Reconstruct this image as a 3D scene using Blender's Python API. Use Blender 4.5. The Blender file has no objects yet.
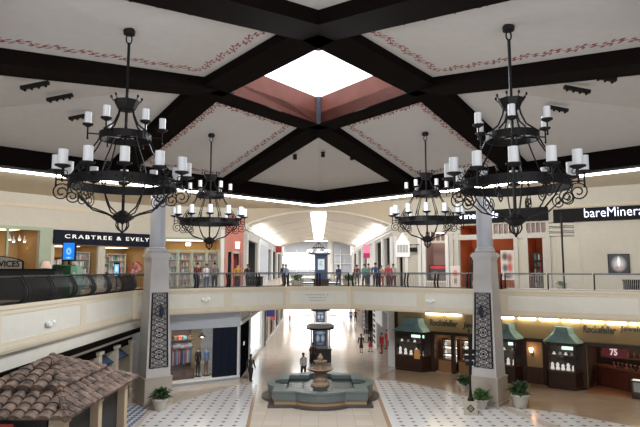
import bpy, bmesh, math, random
from mathutils import Vector, Matrix
random.seed(7)
PI = math.pi
C = bpy.context.scene.collection
# ------------------------------------------------------------------ camera
EYE = 1.35; FPX = 545.0; CX = 318.5; PITCH = math.atan(55.5/545)
ct, st = math.cos(PITCH), math.sin(PITCH)
def ray(px, py):
    yy = 213.5-py
    d = FPX*ct - yy*st
    return (px-CX)/d, (yy*ct+FPX*st)/d          # X/Y , Z/Y
def at(px, py, Y):
    a, b = ray(px, py); return Vector((a*Y, Y, EYE+b*Y))
def on_z(px, py, z):
    a, b = ray(px, py); Y = (z-EYE)/b; return Vector((a*Y, Y, z))
cd = bpy.data.cameras.new('camera'); cam = bpy.data.objects.new('camera', cd); C.objects.link(cam)
cam.location = (0, 0, EYE); cam.rotation_euler = (PI/2+PITCH, 0, 0)
cd.sensor_width = 36; cd.lens = 36*FPX/640; cd.shift_x = (320-CX)/640; cd.clip_end = 500; cd.clip_start = .05
bpy.context.scene.camera = cam
GZ = -6.1      # lower floor
# ------------------------------------------------------------------ materials
MATS = {}
def mat(name, col, rough=.6, metal=0, emit=0, ecol=None, noise=0, nscale=3, bump=0, spec=.5, trans=0):
    if name in MATS: return MATS[name]
    m = bpy.data.materials.new(name); m.use_nodes = True
    nt = m.node_tree; b = nt.nodes['Principled BSDF']
    b.inputs['Base Color'].default_value = (*col, 1); b.inputs['Roughness'].default_value = rough
    b.inputs['Metallic'].default_value = metal; b.inputs['Specular IOR Level'].default_value = spec
    if trans: b.inputs['Transmission Weight'].default_value = trans
    if emit:
        b.inputs['Emission Color'].default_value = (*(ecol or col), 1); b.inputs['Emission Strength'].default_value = emit
    tc = nt.nodes.new('ShaderNodeTexCoord'); n = nt.nodes.new('ShaderNodeTexNoise')
    n.inputs['Scale'].default_value = nscale; n.inputs['Detail'].default_value = 4
    nt.links.new(tc.outputs['Object'], n.inputs['Vector'])
    k = noise or .06
    mx = nt.nodes.new('ShaderNodeMix'); mx.data_type = 'RGBA'
    mx.inputs['A'].default_value = (*[c*(1-k) for c in col], 1); mx.inputs['B'].default_value = (*[min(1, c*(1+k)) for c in col], 1)
    nt.links.new(n.outputs['Fac'], mx.inputs['Factor']); nt.links.new(mx.outputs['Result'], b.inputs['Base Color'])
    if bump:
        bp = nt.nodes.new('ShaderNodeBump'); bp.inputs['Strength'].default_value = bump
        nt.links.new(n.outputs['Fac'], bp.inputs['Height']); nt.links.new(bp.outputs['Normal'], b.inputs['Normal'])
    MATS[name] = m; return m
def node_mat(name):
    m = bpy.data.materials.new(name); m.use_nodes = True; MATS[name] = m
    return m, m.node_tree, m.node_tree.nodes['Principled BSDF']
def N(nt, typ, **kw):
    n = nt.nodes.new(typ)
    for k, v in kw.items():
        if k.startswith('_'): n.inputs[int(k[1:])].default_value = v
        else: setattr(n, k, v)
    return n
def math_n(nt, op, a, b=None, c=None):
    n = nt.nodes.new('ShaderNodeMath'); n.operation = op
    for i, x in enumerate((a, b, c)):
        if x is None: continue
        if isinstance(x, (int, float)): n.inputs[i].default_value = x
        else: nt.links.new(x, n.inputs[i])
    return n.outputs[0]
def mixc(nt, fac, A, B):
    n = nt.nodes.new('ShaderNodeMix'); n.data_type = 'RGBA'
    for k, x in (('Factor', fac), ('A', A), ('B', B)):
        if isinstance(x, tuple): n.inputs[k].default_value = (*x, 1)
        elif isinstance(x, (int, float)): n.inputs[k].default_value = x
        else: nt.links.new(x, n.inputs[k])
    return n.outputs['Result']
# ------------------------------------------------------------------ mesh builder
class MB:
    def __init__(s): s.v = []; s.f = []; s.m = []; s.mi = 0; s.uv = {}
    def add(s, vs, fs):
        b = len(s.v); s.v.extend(Vector(v) for v in vs)
        for f in fs: s.f.append([b+i for i in f]); s.m.append(s.mi)
        return s
    def box(s, x0, x1, y0, y1, z0, z1):
        return s.obox(Vector(((x0+x1)/2, (y0+y1)/2, (z0+z1)/2)), Vector(((x1-x0)/2, 0, 0)), Vector((0, (y1-y0)/2, 0)), Vector((0, 0, (z1-z0)/2)))
    def obox(s, c, a, b, d):
        c = Vector(c); vs = []
        for k in (-1, 1):
            for j in (-1, 1):
                for i in (-1, 1): vs.append(c+a*i+b*j+d*k)
        return s.add(vs, [(0, 2, 3, 1), (4, 5, 7, 6), (0, 1, 5, 4), (2, 6, 7, 3), (0, 4, 6, 2), (1, 3, 7, 5)])
    def prism(s, pts, z0, z1):
        n = len(pts); vs = [(p[0], p[1], z0) for p in pts]+[(p[0], p[1], z1) for p in pts]
        return s.add(vs, [list(range(n))[::-1], list(range(n, 2*n))]+[(i, (i+1) % n, n+(i+1) % n, n+i) for i in range(n)])
    def quad(s, *p, uv=None):
        s.add(p, [tuple(range(len(p)))])
        if uv: s.uv[len(s.f)-1] = uv
        return s
    def tube(s, pts, r, n=6, closed=False, caps=True):
        pts = [Vector(p) for p in pts]; m = len(pts); vs = []; up = None
        for i, p in enumerate(pts):
            if closed: t = pts[(i+1) % m]-pts[i-1]
            else: t = pts[min(i+1, m-1)]-pts[max(i-1, 0)]
            if t.length < 1e-9: t = Vector((0, 0, 1))
            t.normalize()
            if up is None:
                up = Vector((0, 0, 1)) if abs(t.z) < .9 else Vector((1, 0, 0))
            a = t.cross(up)
            if a.length < 1e-6: a = t.orthogonal()
            a.normalize(); b = a.cross(t).normalized(); up = b
            rr = r[i] if isinstance(r, (list, tuple)) else r
            rx, ry = rr if isinstance(rr, (list, tuple)) else (rr, rr)
            for k in range(n):
                an = 2*PI*k/n; vs.append(p+a*math.cos(an)*rx+b*math.sin(an)*ry)
        fs = []
        for i in range(m if closed else m-1):
            j = (i+1) % m
            for k in range(n): fs.append((i*n+k, i*n+(k+1) % n, j*n+(k+1) % n, j*n+k))
        if not closed and caps: fs += [tuple(range(n))[::-1], tuple(range((m-1)*n, m*n))]
        return s.add(vs, fs)
    def lathe(s, prof, n=16, c=(0, 0, 0)):
        c = Vector(c); vs = []; m = len(prof)
        for r, z in prof:
            for k in range(n):
                a = 2*PI*k/n; vs.append(c+Vector((r*math.cos(a), r*math.sin(a), z)))
        fs = [(i*n+k, i*n+(k+1) % n, (i+1)*n+(k+1) % n, (i+1)*n+k) for i in range(m-1) for k in range(n)]
        fs += [tuple(range(n))[::-1], tuple(range((m-1)*n, m*n))]
        return s.add(vs, fs)
    def ball(s, c, rx, ry, rz, n=8, m=6):
        c = Vector(c)
        prof = [(math.sin(PI*i/m), -math.cos(PI*i/m)) for i in range(m+1)]
        prof[0] = (.02, -1); prof[-1] = (.02, 1)
        b = len(s.v); s.lathe(prof, n)
        for i in range(b, len(s.v)):
            v = s.v[i]; s.v[i] = c+Vector((v.x*rx, v.y*ry, v.z*rz))
        return s
    def xform(s, M, start=0):
        for i in range(start, len(s.v)): s.v[i] = M @ s.v[i]
        return s
    def build(s, name, mats, parent=None, smooth=False):
        me = bpy.data.meshes.new(name); me.from_pydata([tuple(v) for v in s.v], [], s.f)
        if not isinstance(mats, (list, tuple)): mats = [mats]
        for m in mats: me.materials.append(m)
        if len(mats) > 1: me.polygons.foreach_set('material_index', s.m)
        if s.uv:
            ul = me.uv_layers.new(name='UVMap')
            for fi, uvs in s.uv.items():
                for li, q in zip(me.polygons[fi].loop_indices, uvs): ul.data[li].uv = q
        if smooth: me.polygons.foreach_set('use_smooth', [True]*len(me.polygons))
        me.update()
        o = bpy.data.objects.new(name, me); C.objects.link(o)
        if parent: o.parent = parent
        if smooth and me.polygons:
            try: me.set_sharp_from_angle(angle=math.radians(40))
            except Exception: pass
        return o
def tag(o, label=None, cat=None, group=None, kind=None):
    if label: o['label'] = label
    if cat: o['category'] = cat
    if group: o['group'] = group
    if kind: o['kind'] = kind
    return o
def struct(o): o['kind'] = 'structure'; return o
def thing(name, label, cat, loc=(0, 0, 0), rz=0, group=None):
    o = bpy.data.objects.new(name, None); C.objects.link(o); o.location = loc; o.rotation_euler = (0, 0, rz)
    o.empty_display_size = .2
    return tag(o, label, cat, group)
def copy_tree(o, parent=None):
    c = o.copy(); C.objects.link(c); c.parent = parent
    for ch in list(o.children): copy_tree(ch, c)
    return c
def text_mesh(txt, size, bold=0, shear=0, depth=.02, spacing=1.0):
    cu = bpy.data.curves.new('t', 'FONT'); cu.body = txt; cu.size = size; cu.offset = bold; cu.extrude = depth/2; cu.shear = shear
    cu.align_x = 'LEFT'; cu.resolution_u = 3; cu.space_character = spacing
    o = bpy.data.objects.new('t', cu); C.objects.link(o)
    dg = bpy.context.evaluated_depsgraph_get(); me = bpy.data.meshes.new_from_object(o.evaluated_get(dg))
    bpy.data.objects.remove(o)
    mb = MB(); mb.add([v.co.copy() for v in me.vertices], [tuple(p.vertices) for p in me.polygons])
    bpy.data.meshes.remove(me)
    return mb
class Fac:
    """a vertical plane standing on the line p0-p1 (left to right as seen from the hall)"""
    def __init__(s, p0, p1):
        s.p = Vector((p0[0], p0[1], 0)); d = Vector((p1[0]-p0[0], p1[1]-p0[1], 0)); s.L = d.length
        s.d = d.normalized(); s.n = Vector((s.d.y, -s.d.x, 0))      # toward the hall
    def P(s, u, z, d=0): return s.p+s.d*u+s.n*d+Vector((0, 0, z))
    def uz(s, px, py):
        a, b = ray(px, py)            # X=aY : p.x+u dx = a(p.y+u dy)
        u = (a*s.p.y-s.p.x)/(s.d.x-a*s.d.y); Y = s.p.y+u*s.d.y
        return u, EYE+b*Y
    def u(s, px, py=280): return s.uz(px, py)[0]
    def box(s, mb, u0, u1, z0, z1, d0, d1):
        return mb.obox(s.P((u0+u1)/2, (z0+z1)/2, (d0+d1)/2), s.d*((u1-u0)/2), s.n*((d0-d1)/2), Vector((0, 0, (z1-z0)/2)))
    def pix(s, x0, x1, y0, y1):        # pixel rectangle -> u0,u1,z0,z1
        ym = (y0+y1)/2; xm = (x0+x1)/2
        return s.u(x0, ym), s.u(x1, ym), s.uz(xm, y1)[1], s.uz(xm, y0)[1]
    def pb(s, mb, x0, x1, y0, y1, d0, d1):
        return s.box(mb, *s.pix(x0, x1, y0, y1), d0, d1)
    def mtx(s, u, z, d=0):            # local x along, y up, z toward hall
        M = Matrix.Identity(4); o = s.P(u, z, d); zz = Vector((0, 0, 1))
        for i in range(3): M[i][0] = s.d[i]; M[i][1] = zz[i]; M[i][2] = s.n[i]; M[i][3] = o[i]
        return M
    def text(s, name, txt, u0, u1, z0, zh, d, m, parent=None, bold=0, shear=0, spacing=1.0, wordgap=.42):
        extra = []; mb = text_mesh(txt, 1, bold, shear, .04, spacing)
        xs = [v.x for v in mb.v]; ys = [v.y for v in mb.v]; w = max(xs)-min(xs); h = max(ys)-min(ys)
        sx = (u1-u0)/w; sy = zh/h
        for v in mb.v: v.x = (v.x-min(xs))*sx; v.y = (v.y-min(ys))*sy
        # one mesh per word
        par = list(range(len(mb.v)))
        def find(i):
            while par[i] != i: par[i] = par[par[i]]; i = par[i]
            return i
        for f in mb.f:
            for i in f[1:]: par[find(i)] = find(f[0])
        isl = {}
        for i in range(len(mb.v)): isl.setdefault(find(i), []).append(i)
        spans = sorted((min(mb.v[i].x for i in v), max(mb.v[i].x for i in v), k) for k, v in isl.items())
        words = [[]]; end = None; lim = wordgap*sx
        for a, b, k in spans:
            if end is not None and a-end > lim: words.append([])
            words[-1].append(k); end = b if end is None else max(end, b)
        M = s.mtx(u0, z0, d); out = None
        for wd in words:
            ks = set(wd); idx = {}; m2 = MB()
            for i in range(len(mb.v)):
                if find(i) in ks: idx[i] = len(m2.v); m2.v.append(mb.v[i].copy())
            for f in mb.f:
                if f[0] in idx: m2.f.append([idx[i] for i in f]); m2.m.append(0)
            o = m2.xform(M).build(name, m, parent)
            if out: extra.append(o)
            else: out = o
        s.extra = extra
        return out
# palette
cream = mat('cream_plaster', (.62, .55, .43), .8)
cream2 = mat('pale_panel_plaster', (.64, .62, .56), .8)
tan = mat('tan_plaster', (.55, .45, .33), .8)
ceilm = mat('ceiling_plaster', (.60, .585, .575), .9)
beamm = mat('black_stained_timber', (.005, .0028, .0024), .85, noise=.3, nscale=2, spec=.06)
black = mat('black_iron', (.008, .007, .008), .55, spec=.25)
grey = mat('grey_plaster', (.47, .50, .55), .8)
white = mat('white_paint', (.75, .75, .74), .6)
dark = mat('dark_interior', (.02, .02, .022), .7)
def area(name, loc, rot, sx, sy, power, col=(1, 1, 1)):
    l = bpy.data.lights.new(name, 'AREA'); l.shape = 'RECTANGLE'; l.size = sx; l.size_y = sy; l.energy = power; l.color = col
    o = bpy.data.objects.new(name, l); C.objects.link(o); o.location = loc; o.rotation_euler = rot; return o
# ================================================================== atrium ceiling
YC = 20.9; FY = 39.6; HD = FY-YC
E = {'F': Vector((0, FY, 0)), 'L': Vector((-HD, YC, 0)), 'N': Vector((0, YC-HD, 0)), 'R': Vector((HD, YC, 0))}
HS = 6.85+EYE; HE = 5.10+EYE; EB = 4.72+EYE   # beam undersides at skylight, at eave; eave beam underside
O = {'f': Vector((0, 25.4, 0)), 'l': Vector((-3.52, 20.8, 0)), 'n': Vector((0, 16.4, 0)), 'r': Vector((3.52, 20.8, 0))}
def isect(a, da, b, db):
    k = (da.x*db.y-da.y*db.x); t = ((b.x-a.x)*db.y-(b.y-a.y)*db.x)/k; return a+da*t
ctr = Vector((0, 20.9, 0))
def offs(a, b, w):                 # line a-b pushed away from the centre
    d = (b-a).normalized(); n = Vector((d.y, -d.x, 0))
    if n.dot((a+b)/2-ctr) < 0: n = -n
    return a+n*w, d
sides = [('f', 'l'), ('l', 'n'), ('n', 'r'), ('r', 'f')]
eaves = {'fl': ('F', 'L'), 'ln': ('L', 'N'), 'nr': ('N', 'R'), 'rf': ('R', 'F')}
BW = 1.22
lines = {a+b: offs(O[a], O[b], BW/2) for a, b in sides}
def eave_hit(p, d, names):
    best = None
    for k in names:
        a, b = eaves[k]; q = isect(p, d, E[a], E[b]-E[a])
        if best is None or (q-ctr).length < (best[0]-ctr).length: best = (q, k)
    return best[0]
def beam(name, a, b, za, zb, w, h):
    d = (b-a); d.normalize(); n = Vector((d.y, -d.x, 0))*(w/2)
    mb = MB(); vs = []
    for p, z in ((a, za), (b, zb)):
        for k in (-1, 1):
            for dz in (0, h): vs.append(p+n*k+Vector((0, 0, z+dz)))
    mb.add(vs, [(0, 1, 3, 2), (4, 6, 7, 5), (0, 4, 5, 1), (2, 3, 7, 6), (0, 2, 6, 4), (1, 5, 7, 3)])
    return struct(mb.build(name, beamm))
nb = [0]
def trim(a, b, za, zb, w, h):
    nb[0] += 1; return beam('trim_%d' % nb[0], a, b, za, zb, w, h)
corner = {}
for (a, b), (c, d) in zip(sides, sides[1:]+sides[:1]):
    k = b
    corner[k] = isect(lines[a+b][0], lines[a+b][1], lines[c+d][0], lines[c+d][1])
hit = {}
for a, b in sides:
    p, d = lines[a+b]
    for end, other in ((a, b), (b, a)):
        cpt = corner[end]; dv = (corner[end]-corner[other]).normalized()
        # extends beyond `end`: meets the eave on the far side of that corner
        ks = [k for k in eaves if end in k and k != a+b]
        q = eave_hit(cpt, dv, ks); hit[(a+b, end)] = q
        trim(cpt, q, HS, HE, BW, .55)
    trim(corner[a], corner[b], HS-.002, HS-.002, BW, .55)
CT = .42                             # plaster lies this far above the beam undersides
def zc(p):                           # ceiling plaster height (pyramid)
    return None
# plaster panels: four side panels (stencilled), four pairs of corner triangles
def V(p, z): return Vector((p.x, p.y, z))
stm, nt, bs = node_mat('stencilled_ceiling_border')
uvn = N(nt, 'ShaderNodeUVMap'); sp = N(nt, 'ShaderNodeSeparateXYZ'); nt.links.new(uvn.outputs[0], sp.inputs[0])
u_, v_ = sp.outputs[0], sp.outputs[1]
wav = math_n(nt, 'MULTIPLY', math_n(nt, 'SINE', math_n(nt, 'MULTIPLY', u_, 7.0)), .12)
dv = math_n(nt, 'ABSOLUTE', math_n(nt, 'SUBTRACT', v_, wav))
def leaves(off, per, vc, lu, lv, shear):
    fu = math_n(nt, 'MULTIPLY', math_n(nt, 'SUBTRACT', math_n(nt, 'FRACT', math_n(nt, 'ADD', math_n(nt, 'DIVIDE', u_, per), off)), .5), per)
    w_ = math_n(nt, 'SUBTRACT', math_n(nt, 'SUBTRACT', v_, math_n(nt, 'MULTIPLY', wav, .6)), vc)
    w_ = math_n(nt, 'SUBTRACT', w_, math_n(nt, 'MULTIPLY', fu, shear))
    return math_n(nt, 'LESS_THAN', math_n(nt, 'ADD', math_n(nt, 'POWER', math_n(nt, 'ABSOLUTE', math_n(nt, 'DIVIDE', fu, lu)), 1.4), math_n(nt, 'POWER', math_n(nt, 'ABSOLUTE', math_n(nt, 'DIVIDE', w_, lv)), 1.4)), 1)
leaf = math_n(nt, 'MAXIMUM', math_n(nt, 'MAXIMUM', leaves(0, .25, .12, .09, .05, .6), leaves(.5, .25, -.12, .09, .05, .6)), leaves(.27, .36, 0, .08, .06, -.5))
vine = math_n(nt, 'LESS_THAN', dv, .02)
msk = math_n(nt, 'MAXIMUM', leaf, vine)
nt.links.new(mixc(nt, msk, (.60, .585, .575), (.27, .065, .06)), bs.inputs['Base Color']); bs.inputs['Roughness'].default_value = .9
def panel_z(p): pass
for a, b in sides:
    k = a+b
    # beams leaving this side: the ones along the neighbouring lines
    prev = {'fl': ('rf', 'ln'), 'ln': ('fl', 'nr'), 'nr': ('ln', 'rf'), 'rf': ('nr', 'fl')}[k]
    ca, cb = corner[a], corner[b]
    ha, hb = hit[(prev[0], a)], hit[(prev[1], b)]
    q = [V(ca, HS+CT), V(cb, HS+CT), V(hb, HE+CT), V(ha, HE+CT)]
    mb = MB()
    # stencil strip along three sides, inset
    nrm = (q[1]-q[0]).cross(q[3]-q[0]).normalized()
    if nrm.z > 0: nrm = -nrm
    cen = sum(q, Vector())/4
    # edges of the panel pulled inward by d
    def inset(dd, de):
        res = []
        for i in range(4):
            p0, p1, pm = q[i], q[(i+1) % 4], q[i-1]
            e1 = (p1-p0).normalized(); e0 = (p0-pm).normalized()
            n1 = nrm.cross(e1); n0 = nrm.cross(e0)
            if n1.dot(cen-p0) < 0: n1 = -n1
            if n0.dot(cen-p0) < 0: n0 = -n0
            d1 = de if i == 2 else dd; d0 = de if i == 3 else dd    # edge 2 is the eave side
            # solve p = p0 + x n1' ...
            s_ = e1.dot(e0); A = Matrix(((n1.dot(n1), n0.dot(n1)), (n1.dot(n0), n0.dot(n0)))); A.invert()
            x, y = A @ Vector((d1, d0)); res.append(p0+n1*x+n0*y)
        return res
    i0, i1 = inset(.98, .85), inset(1.46, 1.33)
    for i in range(4): mb.quad(q[i], q[(i+1) % 4], i0[(i+1) % 4], i0[i])
    mb.quad(*i1)
    mb.mi = 1
    for i in range(4):
        j = (i+1) % 4
        L = (i0[j]-i0[i]).length; L1 = (i1[j]-i1[i]).length; o_ = (L-L1)/2
        mb.quad(i0[i], i0[j], i1[j], i1[i], uv=[(0, -.25), (L, -.25), (L-o_, .25), (o_, .25)])
    struct(mb.build('ceiling', [ceilm, stm]))
for k, e in (('f', 'F'), ('l', 'L'), ('n', 'N'), ('r', 'R')):
    (s1, s2) = [a+b for a, b in sides if k in a+b]
    h1, h2 = hit[(s1, k)], hit[(s2, k)]
    mb = MB(); mb.quad(V(corner[k], HS+CT), V(h1, HE+CT), V(E[e], HE+CT)); mb.quad(V(corner[k], HS+CT), V(E[e], HE+CT), V(h2, HE+CT))
    struct(mb.build('ceiling', ceilm))
covem = mat('cove_light', (1, 1, .98), emit=9, ecol=(1, .98, .95))
for k, (a, b) in eaves.items():
    A, B = E[a], E[b]; d = (B-A).normalized(); nn = Vector((d.y, -d.x, 0))
    if nn.dot((A+B)/2-ctr) < 0: nn = -nn
    trim(A-d*.2, B+d*.2, EB, EB, .9, .95)
    if k in ('fl', 'rf'):
        mb = MB(); m_ = (A+B)/2+nn*.52
        mb.obox(Vector((m_.x, m_.y, EB-.02)), d*((B-A).length/2+.45), nn*.06, Vector((0, 0, .085)))
        t = mb.build('cove_light', covem)
        tag(t, 'glowing white light strip under the dark eave beam on the %s' % ('left' if k == 'fl' else 'right'), 'light strip', 'light strips along the eave beams')
# skylight well
HT = 8.15+EYE
wellm = mat('red_brown_well_boards', (.17, .052, .038), .6, noise=.35, nscale=1.5)
steel = mat('blue_grey_steel', (.10, .12, .16), .4, metal=.6)
for i, (a, b) in enumerate(sides):
    d = (O[b]-O[a]).normalized(); n = Vector((d.y, -d.x, 0))
    if n.dot((O[a]+O[b])/2-ctr) < 0: n = -n
    mb = MB(); m_ = (O[a]+O[b])/2+n*.05
    mb.obox(V(m_, (HS+HT)/2+.03), d*((O[b]-O[a]).length/2), n*.05, Vector((0, 0, (HT-HS)/2)))
    struct(mb.build('wall_skylight', wellm))
mb = MB()
for k in 'flnr':
    p = ctr+(O[k]-ctr)*.97
    mb.tube([V(p, HS+.02), V(p, HT)], .13, 6)
struct(mb.build('trim_corner_posts', steel))
gl, nt, bs = node_mat('skylight_glass')
bs.inputs['Base Color'].default_value = (1, 1, 1, 1); bs.inputs['Emission Color'].default_value = (.97, .98, 1, 1); bs.inputs['Emission Strength'].default_value = 2.0
mb = MB(); mb.quad(*[V(O[k], HT) for k in 'flnr']); struct(mb.build('window_1', gl))
# ================================================================== flat outer ceilings, floors
mb = MB()
SL = 6.15; SR = 6.75
mb.prism([(-HD-.5, YC), (-.4, FY+.1), (-.4, 43), (-5, 46), (-30, 46), (-30, YC)], SL, SL+.1)
struct(mb.build('ceiling_left', cream))
mb = MB(); mb.prism([(-.4, FY+.1), (.4, FY+.1), (HD+.5, YC), (30, YC), (30, 46), (5, 46), (-.4, 43)], SR, SR+.1)
struct(mb.build('ceiling_right', cream))
# lower floor
fm, nt, bs = node_mat('polished_beige_tile')
tc = N(nt, 'ShaderNodeTexCoord'); br = N(nt, 'ShaderNodeTexBrick', offset=0.0)
br.inputs['Scale'].default_value = 1.0; br.inputs['Mortar Size'].default_value = .012; br.inputs['Brick Width'].default_value = .9; br.inputs['Row Height'].default_value = .9
br.inputs['Color1'].default_value = (.60, .54, .48, 1); br.inputs['Color2'].default_value = (.54, .47, .40, 1); br.inputs['Mortar'].default_value = (.40, .33, .26, 1)
nt.links.new(tc.outputs['Object'], br.inputs['Vector'])
ns = N(nt, 'ShaderNodeTexNoise'); ns.inputs['Scale'].default_value = .5; nt.links.new(tc.outputs['Object'], ns.inputs['Vector'])
nt.links.new(mixc(nt, math_n(nt, 'MULTIPLY', ns.outputs['Fac'], .5), br.outputs['Color'], (.47, .38, .31)), bs.inputs['Base Color'])
bs.inputs['Roughness'].default_value = .13; bs.inputs['Specular IOR Level'].default_value = .5
mb = MB(); mb.box(-32, 32, -8, 125, GZ-.3, GZ); struct(mb.build('floor', fm))
# mosaic inlays
def dot_mat(name, base, dot, period, rad):
    m, nt, bs = node_mat(name)
    tc = N(nt, 'ShaderNodeTexCoord'); s_ = N(nt, 'ShaderNodeSeparateXYZ'); nt.links.new(tc.outputs['Object'], s_.inputs[0])
    def fr(x): return math_n(nt, 'ABSOLUTE', math_n(nt, 'SUBTRACT', math_n(nt, 'FRACT', math_n(nt, 'DIVIDE', x, period)), .5))
    a = math_n(nt, 'ADD', s_.outputs[0], s_.outputs[1]); b = math_n(nt, 'SUBTRACT', s_.outputs[0], s_.outputs[1])
    hitm = math_n(nt, 'LESS_THAN', math_n(nt, 'ADD', fr(s_.outputs[0]), fr(s_.outputs[1])), rad)
    grid = math_n(nt, 'LESS_THAN', math_n(nt, 'MINIMUM', fr(a), fr(b)), .015)
    c1 = mixc(nt, grid, base, tuple(c*.9 for c in base))
    nt.links.new(mixc(nt, hitm, c1, dot), bs.inputs['Base Color']); bs.inputs['Roughness'].default_value = .18
    return m
mos = dot_mat('white_mosaic_with_brown_dots', (.66, .65, .66), (.22, .14, .12), .62, .21)
blu = dot_mat('blue_white_checker_tile', (.62, .64, .68), (.10, .14, .22), .34, .5)
def inlay(name, pxs, m, z=.004):
    pts = [on_z(x, y, GZ) for x, y in pxs]
    a = sum((pts[i].x*pts[(i+1) % len(pts)].y-pts[(i+1) % len(pts)].x*pts[i].y) for i in range(len(pts)))
    if a < 0: pts = pts[::-1]
    mb = MB(); mb.prism([(p.x, p.y) for p in pts], GZ-.01, GZ+z); return struct(mb.build(name, m))
inlay('floor_mosaic_left', [(128, 440), (150, 413), (180, 402), (240, 384), (255, 384.5), (243, 440)], mos)
inlay('floor_mosaic_right', [(374, 380), (392, 381), (415, 384.5), (440, 390), (470, 398), (500, 408), (530, 420), (560, 432), (560, 445), (399, 445)], mos)
inlay('floor_mosaic_corner', [(508, 407), (560, 413), (620, 424), (660, 434), (660, 450), (600, 440), (545, 421)], mos)
inlay('floor_checker_left', [(100, 440), (118, 408), (140, 404), (150, 408), (122, 440)], blu, .006)
inlay('floor_jewellery_front', [(374, 379.5), (397, 367), (420, 371), (560, 386), (660, 396), (660, 445), (640, 427.5), (560, 412.5), (508, 406.5), (470, 397), (440, 389), (415, 383.5), (392, 380)], None or mat('polished_brown_tile', (.37, .27, .19), .14, noise=.2, nscale=1.2), .003)
borderm = mat('brown_stone_border', (.36, .24, .15), .2)
inlay('floor_border_left', [(255, 384.5), (258, 384.5), (247, 440), (243, 440)], borderm, .005)
inlay('floor_border_right', [(371, 379.5), (374, 380), (399, 445), (394, 445)], borderm, .005)
# upper floor slabs with the curved-edge hall opening
EDGE = [(-10.6, -1.75), (-10.6, 31.5), (-9.7, 34.0), (-2.3, 39.3), (2.3, 39.3), (11.2, 33.4), (17.6, 29.8), (27, 25)]
upm = mat('upper_floor_stone', (.50, .42, .33), .25)
mb = MB()
mb.prism([(-32, -6), (-10.6, -6), (-10.6, 31.5), (-32, 31.5)], -.3, 0)
mb.prism([(-32, 31.5), (-10.6, 31.5), (-9.7, 34), (-2.3, 39.3), (-2.3, 47), (-32, 47)], -.3, 0)
mb.prism([(-2.3, 39.3), (2.3, 39.3), (2.3, 47), (-2.3, 47)], -.3, 0)
mb.prism([(2.3, 39.3), (11.2, 33.4), (17.6, 29.8), (27, 25), (32, 25), (32, 47), (2.3, 47)], -.3, 0)
for s in (-1, 1): mb.box(min(s*3.3, s*13), max(s*3.3, s*13), 47, 110, -.3, 0)
mb.box(-3.3, 3.3, 84, 110, -.3, 0)
struct(mb.build('floor_upper', upm))
# fascia of the upper floor edge: panels in cream frames, moulding under it
for i in range(len(EDGE)-1):
    f = Fac(EDGE[i], EDGE[i+1]); mb = MB()
    f.box(mb, 0, f.L, -1.36, .10, -.35, 0)
    f.box(mb, 0, f.L, -.02, .12, 0, .07); f.box(mb, 0, f.L, -1.42, -1.28, 0, .06); f.box(mb, 0, f.L, -1.5, -1.42, -.3, .02)
    n = 5 if i == 0 else max(1, round(f.L/5.2)); w = f.L/n
    for k in range(n):       # stiles between panels
        f.box(mb, k*w-.28 if k else 0, k*w+.28, -1.3, 0, 0, .035)
    f.box(mb, f.L-.28, f.L, -1.3, 0, 0, .035)
    f.box(mb, 0, f.L, -.2, 0, 0, .033); f.box(mb, 0, f.L, -1.3, -1.12, 0, .033)
    mb.mi = 1; 
    for k in range(n): f.box(mb, k*w+.28, (k+1)*w-.28, -1.12, -.2, 0, .012)
    struct(mb.build('wall_balcony_edge', [cream, cream2]))
# small directory lines on the bridge panel
F_BR = Fac((-2.3, 39.3), (2.3, 39.3))
gl_ = mat('faded_grey_lettering', (.30, .32, .36), .8)
t_dir = thing('direction_board', 'three faint grey lines of directions on the bridge fascia panel', 'sign', F_BR.P(2.3, -.9, .02))
for k, (w0, w1) in enumerate(((1.35, 2.9), (1.6, 2.75), (1.7, 2.6))):
    z = -.5-.2*k
    x = w0; mb = MB()
    while x < w1-.15:
        l = random.uniform(.12, .3); F_BR.box(mb, x, min(x+l, w1-.12), z, z+.045, .018, .026); x += l+.03
    for i in range(len(mb.v)): mb.v[i] -= t_dir.location
    mb.build('text_line', gl_, t_dir); mb = MB()
    mb.add([F_BR.P(w1, z-.03, .02), F_BR.P(w1+.12, z+.022, .02), F_BR.P(w1, z+.075, .02)], [(0, 1, 2)])
    for i in range(len(mb.v)): mb.v[i] -= t_dir.location
    mb.build('arrow', gl_, t_dir)
# soffit under the upper floor
sof = mat('soffit_plaster', (.5, .45, .38), .85)
mb = MB()
mb.prism([(-32, -6), (-10.9, -6), (-10.9, 31.6), (-9.9, 34.3), (-5.3, 37.6), (-5.3, 47), (-32, 47)], -1.5, -1.4)
mb.prism([(5.9, 37.6), (11.5, 33.8), (17.8, 30.2), (27, 25.4), (32, 25.4), (32, 47), (5.9, 47)], -1.5, -1.4)
mb.prism([(-5.3, 37.6), (-2.3, 39.7), (2.3, 39.7), (5.9, 37.6), (5.9, 47), (-5.3, 47)], -1.5, -1.4)
for s in (-1, 1): mb.box(min(s*3.3, s*8), max(s*3.3, s*8), 47, 110, -1.5, -1.4)
mb.box(-3.3, 3.3, 84, 110, -1.5, -1.4)
struct(mb.build('ceiling_lower', sof))
mb = MB()
for s in (-1, 1): mb.box(min(s*3.3, s*3.5), max(s*3.3, s*3.5), 47, 84, -1.4, -.3)
mb.box(-3.3, 3.3, 46.9, 47.1, -1.4, -.3)
struct(mb.build('trim_opening', cream))
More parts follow.
